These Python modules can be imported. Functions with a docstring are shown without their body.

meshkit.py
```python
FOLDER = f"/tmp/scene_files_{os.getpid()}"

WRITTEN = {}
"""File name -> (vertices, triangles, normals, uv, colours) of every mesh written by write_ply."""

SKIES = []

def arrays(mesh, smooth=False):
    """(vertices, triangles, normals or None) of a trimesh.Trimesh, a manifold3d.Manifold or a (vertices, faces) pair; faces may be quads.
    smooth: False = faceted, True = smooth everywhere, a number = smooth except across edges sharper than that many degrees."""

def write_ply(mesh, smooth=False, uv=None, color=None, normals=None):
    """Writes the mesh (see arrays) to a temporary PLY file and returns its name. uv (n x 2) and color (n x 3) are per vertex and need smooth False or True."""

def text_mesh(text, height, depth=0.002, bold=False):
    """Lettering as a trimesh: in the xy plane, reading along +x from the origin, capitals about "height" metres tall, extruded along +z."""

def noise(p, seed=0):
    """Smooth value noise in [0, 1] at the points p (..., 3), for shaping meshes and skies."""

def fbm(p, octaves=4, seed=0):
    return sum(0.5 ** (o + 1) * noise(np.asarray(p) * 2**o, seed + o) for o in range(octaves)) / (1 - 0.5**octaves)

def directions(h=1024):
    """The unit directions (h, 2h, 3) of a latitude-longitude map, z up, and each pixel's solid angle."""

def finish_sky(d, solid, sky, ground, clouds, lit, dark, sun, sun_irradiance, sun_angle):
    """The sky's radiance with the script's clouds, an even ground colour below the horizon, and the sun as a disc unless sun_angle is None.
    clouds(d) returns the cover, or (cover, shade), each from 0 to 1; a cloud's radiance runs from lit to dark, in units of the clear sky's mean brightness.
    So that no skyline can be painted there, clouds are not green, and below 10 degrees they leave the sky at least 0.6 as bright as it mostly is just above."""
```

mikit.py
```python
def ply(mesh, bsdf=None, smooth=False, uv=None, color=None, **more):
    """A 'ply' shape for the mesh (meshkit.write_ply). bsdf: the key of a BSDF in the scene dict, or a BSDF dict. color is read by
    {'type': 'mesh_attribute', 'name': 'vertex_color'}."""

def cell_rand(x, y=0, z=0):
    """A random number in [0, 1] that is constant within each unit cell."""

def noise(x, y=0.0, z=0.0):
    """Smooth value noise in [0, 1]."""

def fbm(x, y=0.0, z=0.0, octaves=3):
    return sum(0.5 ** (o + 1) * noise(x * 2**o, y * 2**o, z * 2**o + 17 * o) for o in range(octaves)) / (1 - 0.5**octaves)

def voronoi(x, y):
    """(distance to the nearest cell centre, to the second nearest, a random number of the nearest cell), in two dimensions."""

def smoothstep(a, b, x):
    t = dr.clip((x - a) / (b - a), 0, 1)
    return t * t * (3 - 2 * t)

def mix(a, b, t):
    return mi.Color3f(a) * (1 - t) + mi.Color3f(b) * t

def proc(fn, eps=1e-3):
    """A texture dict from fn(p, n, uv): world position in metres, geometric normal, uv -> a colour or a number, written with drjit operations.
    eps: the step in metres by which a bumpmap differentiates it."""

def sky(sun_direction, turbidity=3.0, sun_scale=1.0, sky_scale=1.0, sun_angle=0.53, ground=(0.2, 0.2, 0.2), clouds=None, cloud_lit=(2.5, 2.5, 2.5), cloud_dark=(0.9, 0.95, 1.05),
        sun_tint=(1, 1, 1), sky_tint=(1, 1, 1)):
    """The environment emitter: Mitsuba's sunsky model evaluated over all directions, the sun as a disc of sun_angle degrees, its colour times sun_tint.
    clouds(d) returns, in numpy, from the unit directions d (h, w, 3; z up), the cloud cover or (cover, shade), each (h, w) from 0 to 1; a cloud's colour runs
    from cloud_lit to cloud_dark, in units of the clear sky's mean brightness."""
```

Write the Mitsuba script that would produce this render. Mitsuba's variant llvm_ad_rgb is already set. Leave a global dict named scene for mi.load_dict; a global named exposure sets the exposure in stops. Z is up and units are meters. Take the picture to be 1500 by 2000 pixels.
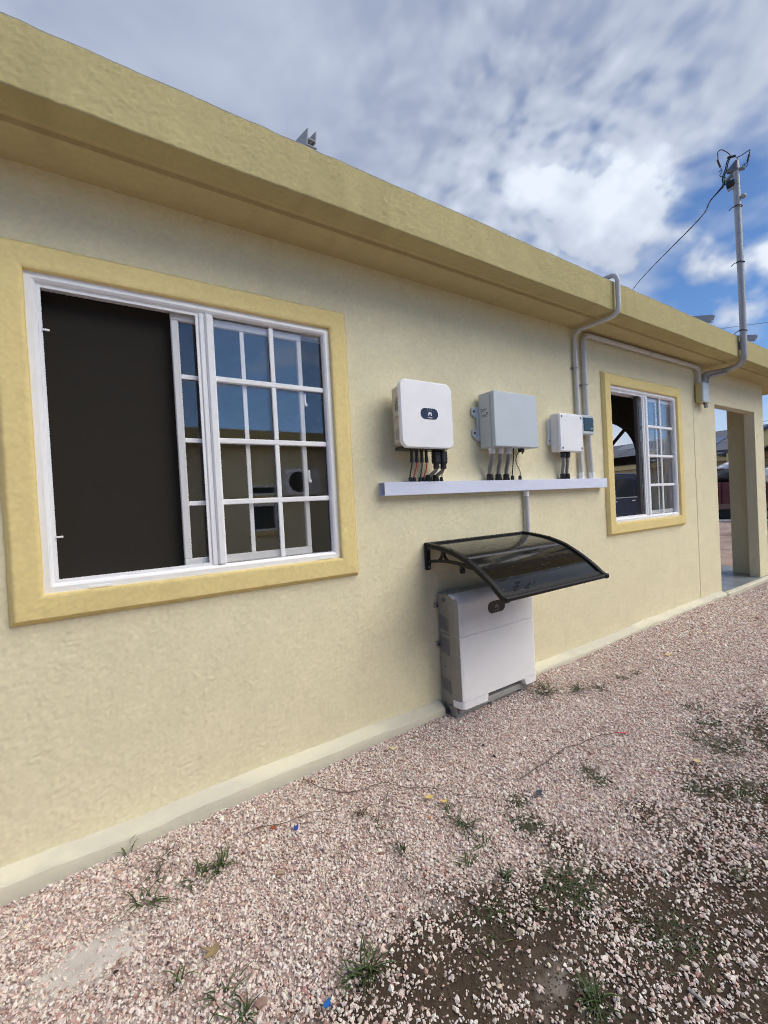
import math, random
import numpy as np
import drjit as dr
import trimesh
import manifold3d as m3
import mitsuba as mi
import mikit, meshkit
from mikit import proc, noise, fbm, voronoi, smoothstep, mix
from shapely.geometry import Polygon, box as sbox, Point, LineString
from shapely.ops import unary_union

T = mi.ScalarTransform4f
scene, labels = {}, {}
rng = np.random.default_rng(7)
exposure = 2.17

# ---------------------------------------------------------------- camera, sky
YAW, PITCH, ROLL = 0.577038, -0.015998, -0.053299
CAM = np.array([0.0, -1.9965, 1.2805])
_f = np.array([math.sin(YAW) * math.cos(PITCH), math.cos(YAW) * math.cos(PITCH), math.sin(PITCH)])
_r = np.array([math.cos(YAW), -math.sin(YAW), 0.0])
_u = np.cross(_r, _f)
_up = -math.sin(ROLL) * _r + math.cos(ROLL) * _u
scene['camera'] = {'type': 'perspective', 'fov': 2 * math.degrees(math.atan(750 / 837.6)), 'fov_axis': 'x', 'near_clip': 0.02, 'far_clip': 3000.0,
                   'to_world': T().look_at(origin=CAM.tolist(), target=(CAM + _f).tolist(), up=_up.tolist())}


def clouds(d):
    """A broken deck of altocumulus overhead and to the north, open blue to the south, cumulus low in the east."""
    z = np.maximum(d[..., 2], 0.0)
    p = d * np.array([2.3, 2.3, 3.4])
    warp = np.stack([meshkit.fbm(p * 1.1 + 9, 3), meshkit.fbm(p * 1.1 + 31, 3), meshkit.fbm(p * 1.1 + 61, 3)], -1) - 0.5
    q = p + 0.40 * warp
    big = meshkit.fbm(q * 1.0 + 3, 5)
    med = meshkit.fbm(q * 4.2 + 50, 6)
    rip = meshkit.fbm(np.stack([q[..., 0] * 12 + q[..., 1] * 3, q[..., 1] * 12, q[..., 2] * 9], -1) + 20, 3)
    front = d[..., 1] + 0.30 * d[..., 0] + 0.25 * (big - 0.5)
    deck = np.clip((front + 0.02) / 0.22, 0, 1)
    gdir = np.array([0.905, 0.265, 0.320]); gdir /= np.linalg.norm(gdir)
    gap = np.exp(-((1 - d @ gdir) / 0.028) ** 1.3)
    rdir = np.array([0.66, 0.46, 0.59]); rdir /= np.linalg.norm(rdir)
    ripple_zone = np.exp(-((1 - d @ rdir) / 0.05) ** 1.5)
    cover = np.clip(deck * (1.08 + 0.6 * (big - 0.42) + (0.10 + 1.5 * ripple_zone) * (rip - 0.5) + 0.30 * (med - 0.5)) - gap * (1.15 - 1.5 * (med - 0.5)), 0, 1)
    # low cumulus along the horizon, a few small ones in the blue
    low = np.clip((0.16 - z) / 0.12, 0, 1)
    east = np.clip(d[..., 0] * 0.8 + d[..., 1] * 0.6, 0, 1)
    cum = np.clip((meshkit.fbm(np.stack([d[..., 0] * 5, d[..., 1] * 5, z * 11], -1) + 5, 5) - 0.60 + 0.30 * low * east) * 8, 0, 1) * np.clip(0.5 - z, 0, 0.3) / 0.3 * (1 - gap)
    c0 = np.array([0.80, 0.385, 0.46]); c0 /= np.linalg.norm(c0)
    side = np.cross(c0, [0, 0, 1.0]); side /= np.linalg.norm(side); upv = np.cross(side, c0)
    a, b = d @ side, d @ upv
    a2, b2 = a * 0.80 - b * 0.6, a * 0.6 + b * 0.80
    puff = meshkit.fbm(d * 11 + 70, 6)
    blob = 0.8 - (a2 / 0.25) ** 2 - (b2 / 0.08) ** 2 + 4.2 * (puff - 0.5)
    big_cum = np.clip(blob * 1.6, 0, 1) * (d @ c0 > 0.8)
    shade = np.clip(0.72 + 0.7 * (z - 0.55) + 1.0 * (big - 0.5) - (0.12 + 0.9 * ripple_zone) * (rip - 0.5) - 0.35 * (med - 0.5), 0, 1)
    shade_c = np.clip(0.36 + 2.2 * (0.52 - puff) + np.clip(-b2 / 0.12, 0, 0.5), 0, 0.8)
    cover = np.maximum(np.maximum(cover, 0.92 * cum), big_cum)
    shade = np.where(cum > cover - 1e-6, 0.3, shade)
    shade = shade * (1 - big_cum) + shade_c * big_cum
    return cover, shade


scene['sky'] = mikit.sky((0.50, -0.66, 0.84), turbidity=2.2, sun_scale=0.56, sun_angle=52, sky_scale=0.74, ground=(0.24, 0.21, 0.19), clouds=clouds,
                         cloud_lit=(2.85, 3.1, 3.45), cloud_dark=(1.22, 1.42, 1.92), sun_tint=(0.90, 1.0, 1.15), sky_tint=(0.78, 0.96, 1.2))

# ---------------------------------------------------------------- helpers


def key_for(key):
    if key not in scene and key not in labels:
        return key
    i = 1
    while f'{key}_{i:03d}' in scene or f'{key}_{i:03d}' in labels:
        i += 1
    return f'{key}_{i:03d}'


def add(key, mesh, bsdf, smooth=False, **kw):
    key = key_for(key)
    if isinstance(mesh, (list,)):
        mesh = trimesh.util.concatenate(mesh)
    scene[key] = mikit.ply(mesh, bsdf, smooth=smooth, **kw)
    return key


def thing(name, label, cat=None, group=None, kind=None):
    key = key_for(name)
    labels[key] = {'label': label}
    if cat: labels[key]['category'] = cat
    if group: labels[key]['group'] = group
    if kind: labels[key]['kind'] = kind
    return key


def tag(key, label, cat=None, group=None, kind=None):
    labels[key] = {'label': label}
    if cat: labels[key]['category'] = cat
    if group: labels[key]['group'] = group
    if kind: labels[key]['kind'] = kind
    return key


def sub(parent, name):
    """A part without a mesh of its own: reserve the next free key under parent."""
    base, i = f'{parent}__{name}', 0
    while True:
        k = base if i == 0 else f'{base}_{i:03d}'
        if not any(x == k or x.startswith(k + '__') for x in scene):
            return k
        i += 1


def hull(pts):
    return trimesh.Trimesh(np.asarray(pts, float), process=False).convex_hull


def bx(x0, x1, y0, y1, z0, z1, b=0.0):
    x0, x1, y0, y1, z0, z1 = min(x0, x1), max(x0, x1), min(y0, y1), max(y0, y1), min(z0, z1), max(z0, z1)
    b = min(b, 0.45 * min(x1 - x0, y1 - y0, z1 - z0))
    if b <= 0:
        m = trimesh.creation.box(extents=(x1 - x0, y1 - y0, z1 - z0))
        m.apply_translation(((x0 + x1) / 2, (y0 + y1) / 2, (z0 + z1) / 2))
        return m
    P = []
    for sx in (0, 1):
        for sy in (0, 1):
            for sz in (0, 1):
                X, Y, Z = (x0, x1)[sx], (y0, y1)[sy], (z0, z1)[sz]
                dx, dy, dz = b * (1 - 2 * sx), b * (1 - 2 * sy), b * (1 - 2 * sz)
                P += [(X, Y + dy, Z + dz), (X + dx, Y, Z + dz), (X + dx, Y + dy, Z)]
    return hull(P)


def prism_xz(poly, y0, y1):
    """Extrudes a shapely polygon drawn in (x, z) from y0 to y1."""
    m = trimesh.creation.extrude_polygon(poly, abs(y1 - y0), engine='earcut')
    v = m.vertices.copy()
    m.vertices = np.stack([v[:, 0], max(y0, y1) - v[:, 2], v[:, 1]], 1)
    m.fix_normals()
    return m


def prism_yz(poly, x0, x1):
    m = trimesh.creation.extrude_polygon(poly, abs(x1 - x0), engine='earcut')
    v = m.vertices.copy()
    m.vertices = np.stack([min(x0, x1) + v[:, 2], v[:, 0], v[:, 1]], 1)
    m.fix_normals()
    return m


def prism_xy(poly, z0, z1):
    m = trimesh.creation.extrude_polygon(poly, abs(z1 - z0), engine='earcut')
    m.apply_translation((0, 0, min(z0, z1)))
    return m


def rrect(x0, x1, z0, z1, r, n=8):
    return sbox(x0 + r, z0 + r, x1 - r, z1 - r).buffer(r, quad_segs=n)


def fillet(pts, r, n=6):
    pts = [np.asarray(p, float) for p in pts]
    out = [pts[0]]
    for a, b, c in zip(pts, pts[1:], pts[2:]):
        u, v = (a - b), (c - b)
        lu, lv = np.linalg.norm(u), np.linalg.norm(v)
        k = min(r, 0.49 * lu, 0.49 * lv)
        p, s = b + u / lu * k, b + v / lv * k
        for t in np.linspace(0, 1, n + 1):
            out.append((1 - t) ** 2 * p + 2 * t * (1 - t) * b + t * t * s)
    out.append(pts[-1])
    return out


def spline(pts, n=24):
    from scipy.interpolate import CubicSpline
    pts = np.asarray(pts, float)
    t = np.r_[0, np.cumsum(np.linalg.norm(np.diff(pts, axis=0), axis=1) ** 0.7)]
    return CubicSpline(t, pts)(np.linspace(0, t[-1], n))


def drop(p, q, n=16, pull=0.45, sway=0.0):
    """A cable hanging from p down to q: leaves and arrives upright."""
    p, q = np.array(p, float), np.array(q, float)
    L = pull * abs(p[2] - q[2])
    a, b = p - (0, 0, L), q + (sway, 0, L)
    t = np.linspace(0, 1, n)[:, None]
    return (1 - t) ** 3 * p + 3 * t * (1 - t) ** 2 * a + 3 * t * t * (1 - t) * b + t ** 3 * q


def tube(pts, r, n=10, cap=True):
    pts = np.asarray(pts, float)
    keep = np.r_[True, np.linalg.norm(np.diff(pts, axis=0), axis=1) > 1e-6]
    pts = pts[keep]
    rad = np.broadcast_to(np.asarray(r, float), (len(keep),))[keep]
    tan = np.gradient(pts, axis=0)
    tan /= np.linalg.norm(tan, axis=1, keepdims=True)
    up = np.array([0, 0, 1.0]) if abs(tan[0][2]) < 0.9 else np.array([1.0, 0, 0])
    u = np.cross(tan[0], up); u /= np.linalg.norm(u)
    V, F = [], []
    ang = np.arange(n) / n * 2 * np.pi
    for i in range(len(pts)):
        u = u - tan[i] * (u @ tan[i]); u /= np.linalg.norm(u)
        w = np.cross(tan[i], u)
        V.append(pts[i] + rad[i] * (np.cos(ang)[:, None] * u + np.sin(ang)[:, None] * w))
    V = np.vstack(V)
    k = np.arange(n)
    for i in range(len(pts) - 1):
        a, b = i * n + k, i * n + (k + 1) % n
        F += np.stack([a, b, b + n], 1).tolist() + np.stack([a, b + n, a + n], 1).tolist()
    if cap:
        c0, c1 = len(V), len(V) + 1
        V = np.vstack([V, pts[0], pts[-1]])
        e = (len(pts) - 1) * n
        F += [[c0, (j + 1) % n, j] for j in range(n)] + [[c1, e + j, e + (j + 1) % n] for j in range(n)]
    return trimesh.Trimesh(V, np.array(F), process=False)


def cyl(p0, p1, r, n=16):
    return tube([p0, (np.asarray(p0, float) + p1) / 2, p1], r, n)


def sweep_frame(x0, x1, z0, z1, prof):
    """A mitred rectangular frame in the xz plane: prof is a closed list of (inset, y), inset measured inwards from the outer rectangle."""
    V, F, k = [], [], len(prof)
    for ix, iz in ((0, 0), (1, 0), (1, 1), (0, 1)):
        for d, y in prof:
            V.append(((x0 + d) if ix == 0 else (x1 - d), y, (z0 + d) if iz == 0 else (z1 - d)))
    for c in range(4):
        for j in range(k):
            a, b = c * k + j, c * k + (j + 1) % k
            a2, b2 = ((c + 1) % 4) * k + j, ((c + 1) % 4) * k + (j + 1) % k
            F += [[a, b, b2], [a, b2, a2]]
    m = trimesh.Trimesh(np.array(V, float), np.array(F), process=False)
    m.fix_normals()
    return m


def grid_mesh(xs, ys, zf):
    X, Y = np.meshgrid(xs, ys, indexing='ij')
    Z = zf(X, Y)
    V = np.stack([X, Y, Z], -1).reshape(-1, 3)
    nx, ny = len(xs), len(ys)
    i, j = np.meshgrid(np.arange(nx - 1), np.arange(ny - 1), indexing='ij')
    a = (i * ny + j).ravel()
    F = np.vstack([np.stack([a, a + ny, a + ny + 1], 1), np.stack([a, a + ny + 1, a + 1], 1)])
    return trimesh.Trimesh(V, F, process=False)


def quad(a, b, c, d):
    return trimesh.Trimesh(np.array([a, b, c, d], float), [[0, 1, 2], [0, 2, 3]], process=False)


def moved(mesh, d=(0, 0, 0), rz=0.0):
    m = mesh.copy()
    if rz: m.apply_transform(trimesh.transformations.rotation_matrix(rz, (0, 0, 1)))
    m.apply_translation(d)
    return m


def relief(x, z, seed=0):
    """Height (about 0 to 1) of trowelled stucco at the points (x, z): fine grain, and short trowel creases here and there."""
    x, z = np.asarray(x, float), np.asarray(z, float)
    o = x * 0 + 13.7 * seed
    N = lambda a, b, c, sd=0: meshkit.noise(np.stack([a, b, o + c], -1), sd)
    w = 0.016 * (N(x * 24, z * 24, 1) - 0.5) + 0.010 * (N(x * 60, z * 60, 31) - 0.5)
    g = 0.40 * N(x * 70 + 7 * w, z * 76, 2) + 0.60 * N(x * 118, z * 118, 3)
    a = N(x * 20 + 300 * w, (z + w) * 96, 5)
    b = N((x * 0.72 + z * 0.69) * 24, (-x * 0.69 + z * 0.72 + w) * 96, 15)
    c = N((-x * 0.80 + z * 0.60) * 26, (x * 0.60 + z * 0.80 - w) * 96, 25)
    st = lambda e0, e1, v: np.clip((v - e0) / (e1 - e0), 0, 1) ** 2 * (3 - 2 * np.clip((v - e0) / (e1 - e0), 0, 1))
    s1, s2 = st(0.42, 0.58, N(x * 8, z * 8, 3)), st(0.5, 0.62, N(x * 6 + 40, z * 6, 9))
    v = (a * (1 - s1) + b * s1) * (1 - s2) + c * s2
    cr = st(0.78, 1.0, 1 - np.abs(2 * v - 1)) * st(0.38, 0.66, N(x * 12, z * 12, 12))
    return g + 0.55 * cr


def drop_quads(m, dead):
    """The mesh without the faces whose centre satisfies dead(centres)."""
    c = m.triangles_center
    m = trimesh.Trimesh(m.vertices, m.faces[~dead(c)], process=False)
    m.remove_unreferenced_vertices()
    return m


# ---------------------------------------------------------------- materials
def rgb(*c): return {'type': 'rgb', 'value': list(c)}


def pr(name, col, rough=0.5, **kw):
    scene[name] = {'type': 'twosided', 'nested': {'type': 'principled', 'base_color': rgb(*col) if not isinstance(col, dict) else col, 'roughness': rough, **kw}}


def strokes(p, s):
    """Trowelled stucco: short raised worms in three directions, laid over a fine grain. A number from 0 to about 1."""
    x, y, z = p.x * s, p.y * s, p.z * s
    h = x + y * 0.9
    w1 = noise(h * 8.0, z * 8.0, 3.0)
    w2 = noise(h * 6.0 + 40.0, z * 6.0, 9.0)
    bx_ = 0.030 * (noise(h * 20.0, z * 20.0, 1.0) - 0.5) + 0.012 * (noise(h * 55.0, z * 55.0, 31.0) - 0.5)
    a = noise(h * 21.0 + bx_ * 20.0, (z + bx_) * 74.0, 5.0)
    b = noise((h * 0.72 + z * 0.69) * 24.0, (-h * 0.69 + z * 0.72 + bx_) * 74.0, 15.0)
    c = noise((h * -0.80 + z * 0.60) * 26.0, (h * 0.60 + z * 0.80 - bx_) * 74.0, 25.0)
    v = dr.lerp(dr.lerp(a, b, smoothstep(0.42, 0.58, w1)), c, smoothstep(0.5, 0.62, w2))
    r = 1.0 - dr.abs(2.0 * v - 1.0)
    crease = smoothstep(0.72, 1.0, r) * smoothstep(0.30, 0.62, noise(h * 13.0, z * 13.0, 12.0))
    return 0.65 * crease + 0.55 * noise(h * 95.0, z * 95.0, 2.0) + 0.75 * noise(h * 50.0, z * 62.0, 22.0) + 0.25 * noise(h * 14.0, z * 14.0, 7.0)


def stucco(name, col, s, depth, stain=0.0, mottle=0.10, flat=None):
    c = np.array(col)

    def colour(p, n, uv):
        m = fbm(p.x * 1.1 + p.y, p.y + 3.0, p.z * 1.3, 3)
        f = 0.4 * noise(p.x * 14.0, p.z * 14.0, p.y * 9.0) + 0.8 * noise(p.x * 90.0, p.z * 90.0, p.y * 60.0)
        k = 1.0 + mottle * (m - 0.5) * 2 + 0.13 * (f - 0.5)
        out = mi.Color3f(*(c.tolist())) * k
        if stain:
            st = smoothstep(0.55, 0.8, fbm(p.x * 9.0, p.y * 3.0, p.z * 1.2, 3)) * stain
            out = mix(out, mi.Color3f(*(c * np.array([0.66, 0.63, 0.6])).tolist()), st)
        return out

    if flat: scene[flat] = {'type': 'twosided', 'nested': {'type': 'diffuse', 'reflectance': proc(colour)}}
    scene[name] = {'type': 'twosided', 'nested': {'type': 'bumpmap', 'scale': depth, 'tex': proc(lambda p, n, uv: strokes(p, s), eps=1.2e-3),
                                                  'bsdf': {'type': 'diffuse', 'reflectance': proc(colour)}}}


stucco('wall_paint', (0.745, 0.69, 0.485), 1.0, 0.0016, stain=0.06, mottle=0.06, flat='wall_colour')
stucco('trim_paint', (0.755, 0.62, 0.29), 1.1, 0.0016, stain=0.10, flat='trim_colour')
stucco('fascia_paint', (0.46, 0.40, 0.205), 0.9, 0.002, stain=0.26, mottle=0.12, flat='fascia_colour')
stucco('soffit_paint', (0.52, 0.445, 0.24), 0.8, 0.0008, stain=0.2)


def base_colour(p, n, uv):
    m = fbm(p.x * 3.0, p.z * 9.0, p.y * 5.0, 4)
    dirt = smoothstep(0.07, -0.01, p.z + 0.09 * (m - 0.5) - 0.006 * p.x)
    out = mix(mi.Color3f(0.71, 0.68, 0.54), mi.Color3f(0.60, 0.58, 0.48), smoothstep(0.4, 0.65, m))
    return mix(out, mi.Color3f(0.50, 0.49, 0.41), dirt * 0.75)


scene['base_paint'] = {'type': 'twosided', 'nested': {'type': 'bumpmap', 'scale': 0.0015, 'tex': proc(lambda p, n, uv: fbm(p.x * 60.0, p.y * 60.0, p.z * 60.0, 2), eps=1e-3),
                                                      'bsdf': {'type': 'diffuse', 'reflectance': proc(base_colour)}}}


def smudge(col, amt, s):
    c = np.array(col)
    return proc(lambda p, n, uv: mi.Color3f(*c.tolist()) * (1 - amt + 2 * amt * fbm(p.x * s, p.y * s, p.z * s, 3)))


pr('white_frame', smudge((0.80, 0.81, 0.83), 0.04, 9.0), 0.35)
pr('sash_white_shaded', smudge((0.60, 0.605, 0.62), 0.04, 9.0), 0.4)  # frame white made duller, the shade of the recess put into the colour
pr('grey_and_shaded_frame', (0.085, 0.08, 0.08), 0.6)  # arch bars, and the painted shade on one sash stile
pr('white_plastic', smudge((0.81, 0.82, 0.845), 0.03, 12.0), 0.4)
pr('channel_plastic', smudge((0.68, 0.72, 0.88), 0.03, 6.0), 0.35)
pr('box_grey', smudge((0.50, 0.56, 0.61), 0.03, 12.0), 0.45)
pr('box_white', smudge((0.72, 0.73, 0.77), 0.03, 12.0), 0.4)
pr('cast_metal', smudge((0.52, 0.50, 0.46), 0.12, 30.0), 0.5, metallic=0.35)
pr('silver_panel', smudge((0.27, 0.262, 0.245), 0.10, 20.0), 0.45, metallic=0.3)
pr('base_steel', smudge((0.34, 0.35, 0.35), 0.1, 20.0), 0.5, metallic=0.2)
pr('black_plastic', (0.018, 0.018, 0.02), 0.35)
pr('black_metal', smudge((0.010, 0.010, 0.011), 0.25, 30.0), 0.45, specular=0.25)
pr('navy_gloss', (0.015, 0.022, 0.045), 0.12, clearcoat=0.6)
pr('black_gloss', (0.012, 0.012, 0.014), 0.12, clearcoat=0.6)
pr('logo_white', (0.75, 0.77, 0.80), 0.5)
pr('logo_grey', (0.34, 0.33, 0.33), 0.5)
pr('black_cable', (0.02, 0.02, 0.02), 0.45)
pr('red_cable', (0.55, 0.06, 0.04), 0.4)
pr('brown_wire', (0.06, 0.035, 0.03), 0.5)
pr('grey_hose', (0.22, 0.22, 0.225), 0.5)
pr('conduit_grey', smudge((0.52, 0.52, 0.53), 0.08, 8.0), 0.45)
pr('mast_metal', smudge((0.36, 0.36, 0.37), 0.12, 10.0), 0.5, metallic=0.15)
pr('alu', smudge((0.36, 0.36, 0.37), 0.05, 12.0), 0.5, metallic=0.3)
pr('screw_dark', (0.16, 0.16, 0.18), 0.4, metallic=0.5)
pr('print_dark', (0.16, 0.16, 0.16), 0.6)
pr('lcd_dark', (0.025, 0.05, 0.06), 0.15)
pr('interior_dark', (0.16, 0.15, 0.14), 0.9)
scene['insect_mesh'] = {'type': 'twosided', 'nested': {'type': 'diffuse', 'reflectance': rgb(0.034, 0.031, 0.027)}}
scene['window_glass'] = {'type': 'thindielectric', 'int_ior': 1.75}
scene['smoked_sheet'] = {'type': 'twosided', 'nested': {'type': 'blendbsdf', 'weight': 0.985,
                         'a': {'type': 'diffuse', 'reflectance': rgb(0.03, 0.03, 0.03)},
                         'b': {'type': 'principled', 'base_color': smudge((0.008, 0.008, 0.008), 0.3, 10.0), 'roughness': 0.06, 'specular': 0.45}}}

pr('cement_grey', smudge((0.16, 0.155, 0.145), 0.25, 14.0), 0.85)
# ground colours ------------------------------------------------
BARE = [(0.74, -1.10, 0.16, 1.0), (0.90, -1.16, 0.17, 1.1), (1.08, -1.22, 0.17, 0.9), (1.07, -1.38, 0.20, 0.9), (1.32, -1.38, 0.18, 0.85), (0.52, -1.10, 0.13, 0.8), (0.75, -1.32, 0.2, 1.0),
        (1.33, -1.13, 0.13, 0.55), (1.70, -1.21, 0.17, 0.5), (2.11, -1.31, 0.22, 0.62), (1.70, -1.50, 0.25, 0.75), (1.28, -1.55, 0.25, 0.9), (1.40, -1.26, 0.13, 0.5), (0.83, -0.95, 0.10, 0.5),
        (1.36, -1.01, 0.10, 0.40), (2.58, -1.12, 0.20, 0.40), (2.9, -1.5, 0.4, 0.6), (2.1, -1.7, 0.4, 0.8), (0.6, -1.6, 0.5, 0.9), (1.5, -1.9, 0.5, 0.9)]


def bare_np(x, y):
    b = np.max([w * np.exp(-(((x - a) ** 2 + (y - c) ** 2) / (r * r)) ** 1.3 / 2) for a, c, r, w in BARE], axis=0)
    n = meshkit.fbm(np.stack([x * 9, y * 9, x * 0], -1), 4, 5)
    m = meshkit.fbm(np.stack([x * 30, y * 30, x * 0], -1), 3, 15)
    return np.clip(np.clip(b, 0, 1.15) * (0.15 + 1.5 * n) * (0.55 + 0.9 * m), 0, 1)


def ground_colour(p, n, uv):
    b = mi.Float(0)
    for a, c, r, w in BARE:
        b = dr.maximum(b, w * dr.exp(-0.5 * dr.power((dr.square(p.x - a) + dr.square(p.y - c)) / (r * r), 1.3)))
    n1 = fbm(p.x * 9.0, p.y * 9.0, 2.0, 4)
    b = dr.clip(dr.minimum(b, 1.15) * (0.25 + 1.4 * n1), 0, 1)
    fine = noise(p.x * 190.0, p.y * 190.0, 1.0)
    pale = dr.exp(-(dr.square((p.x - 0.93) / 0.09) + dr.square((p.y + 1.30) / 0.06))) * smoothstep(0.35, 0.65, fbm(p.x * 30.0, p.y * 30.0, 9.0, 3))
    soil = mix(mi.Color3f(0.050, 0.038, 0.029), mi.Color3f(0.105, 0.080, 0.060), fbm(p.x * 22.0, p.y * 22.0, 5.0, 3) * 0.7 + 0.3 * fine)
    soil = mix(soil, mi.Color3f(0.30, 0.26, 0.225), pale * 0.8)
    d1, d2, w = voronoi(p.x * 110.0, p.y * 110.0)
    stone = mix(mi.Color3f(0.40, 0.27, 0.24), mi.Color3f(0.74, 0.65, 0.61), w) * (0.45 + 0.55 * smoothstep(0.0, 0.16, d2 - d1))
    near = mix(stone * 0.85, soil, smoothstep(0.12, 0.5, b))
    f = fbm(p.x * 0.55, p.y * 0.9, 8.0, 4)
    g = fbm(p.x * 6.0, p.y * 6.0, 8.0, 3)
    dirt = mix(mi.Color3f(0.20, 0.14, 0.115), mi.Color3f(0.40, 0.31, 0.27), smoothstep(0.35, 0.65, f)) * (0.72 + 0.56 * g)
    return mix(near, dirt, smoothstep(5.5, 9.0, p.x) * smoothstep(-8.0, -3.0, p.x + p.y * 0) + 0.0)


scene['ground_soil'] = {'type': 'twosided', 'nested': {'type': 'bumpmap', 'scale': 0.006, 'tex': proc(lambda p, n, uv: fbm(p.x * 55.0, p.y * 55.0, 1.0, 3), eps=2e-3),
                                                       'bsdf': {'type': 'diffuse', 'reflectance': proc(ground_colour)}}}
scene['vertex_matte'] = {'type': 'twosided', 'nested': {'type': 'diffuse', 'reflectance': {'type': 'mesh_attribute', 'name': 'vertex_color'}}}
scene['vertex_leaf'] = {'type': 'twosided', 'nested': {'type': 'principled', 'base_color': {'type': 'mesh_attribute', 'name': 'vertex_color'}, 'roughness': 0.55}}

scene['concrete_wet'] = {'type': 'twosided', 'nested': {'type': 'diffuse', 'reflectance': proc(lambda p, n, uv: mix(mi.Color3f(0.46, 0.42, 0.39), mi.Color3f(0.70, 0.66, 0.62), fbm(p.x * 22.0, p.y * 22.0, 1.0, 4)))}}


def gz(x, y):
    x, y = np.asarray(x, float), np.asarray(y, float)
    n = meshkit.fbm(np.stack([x * 1.7, y * 1.7, x * 0], -1), 3, 11) - 0.5
    m = meshkit.fbm(np.stack([x * 7, y * 7, x * 0], -1), 3, 21) - 0.5
    slope = 0.010 * np.clip(x - 0.5, -2, 6)
    heap = 0.020 * np.exp(-(np.clip(-0.05 - y, 0, 9) / 0.20) ** 1.6) * ((x > -5) & (x < 5.75))
    return -0.008 + heap + slope + (0.030 * n + 0.016 * m) * np.clip(1 - np.abs(x) / 60, 0, 1)


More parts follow.
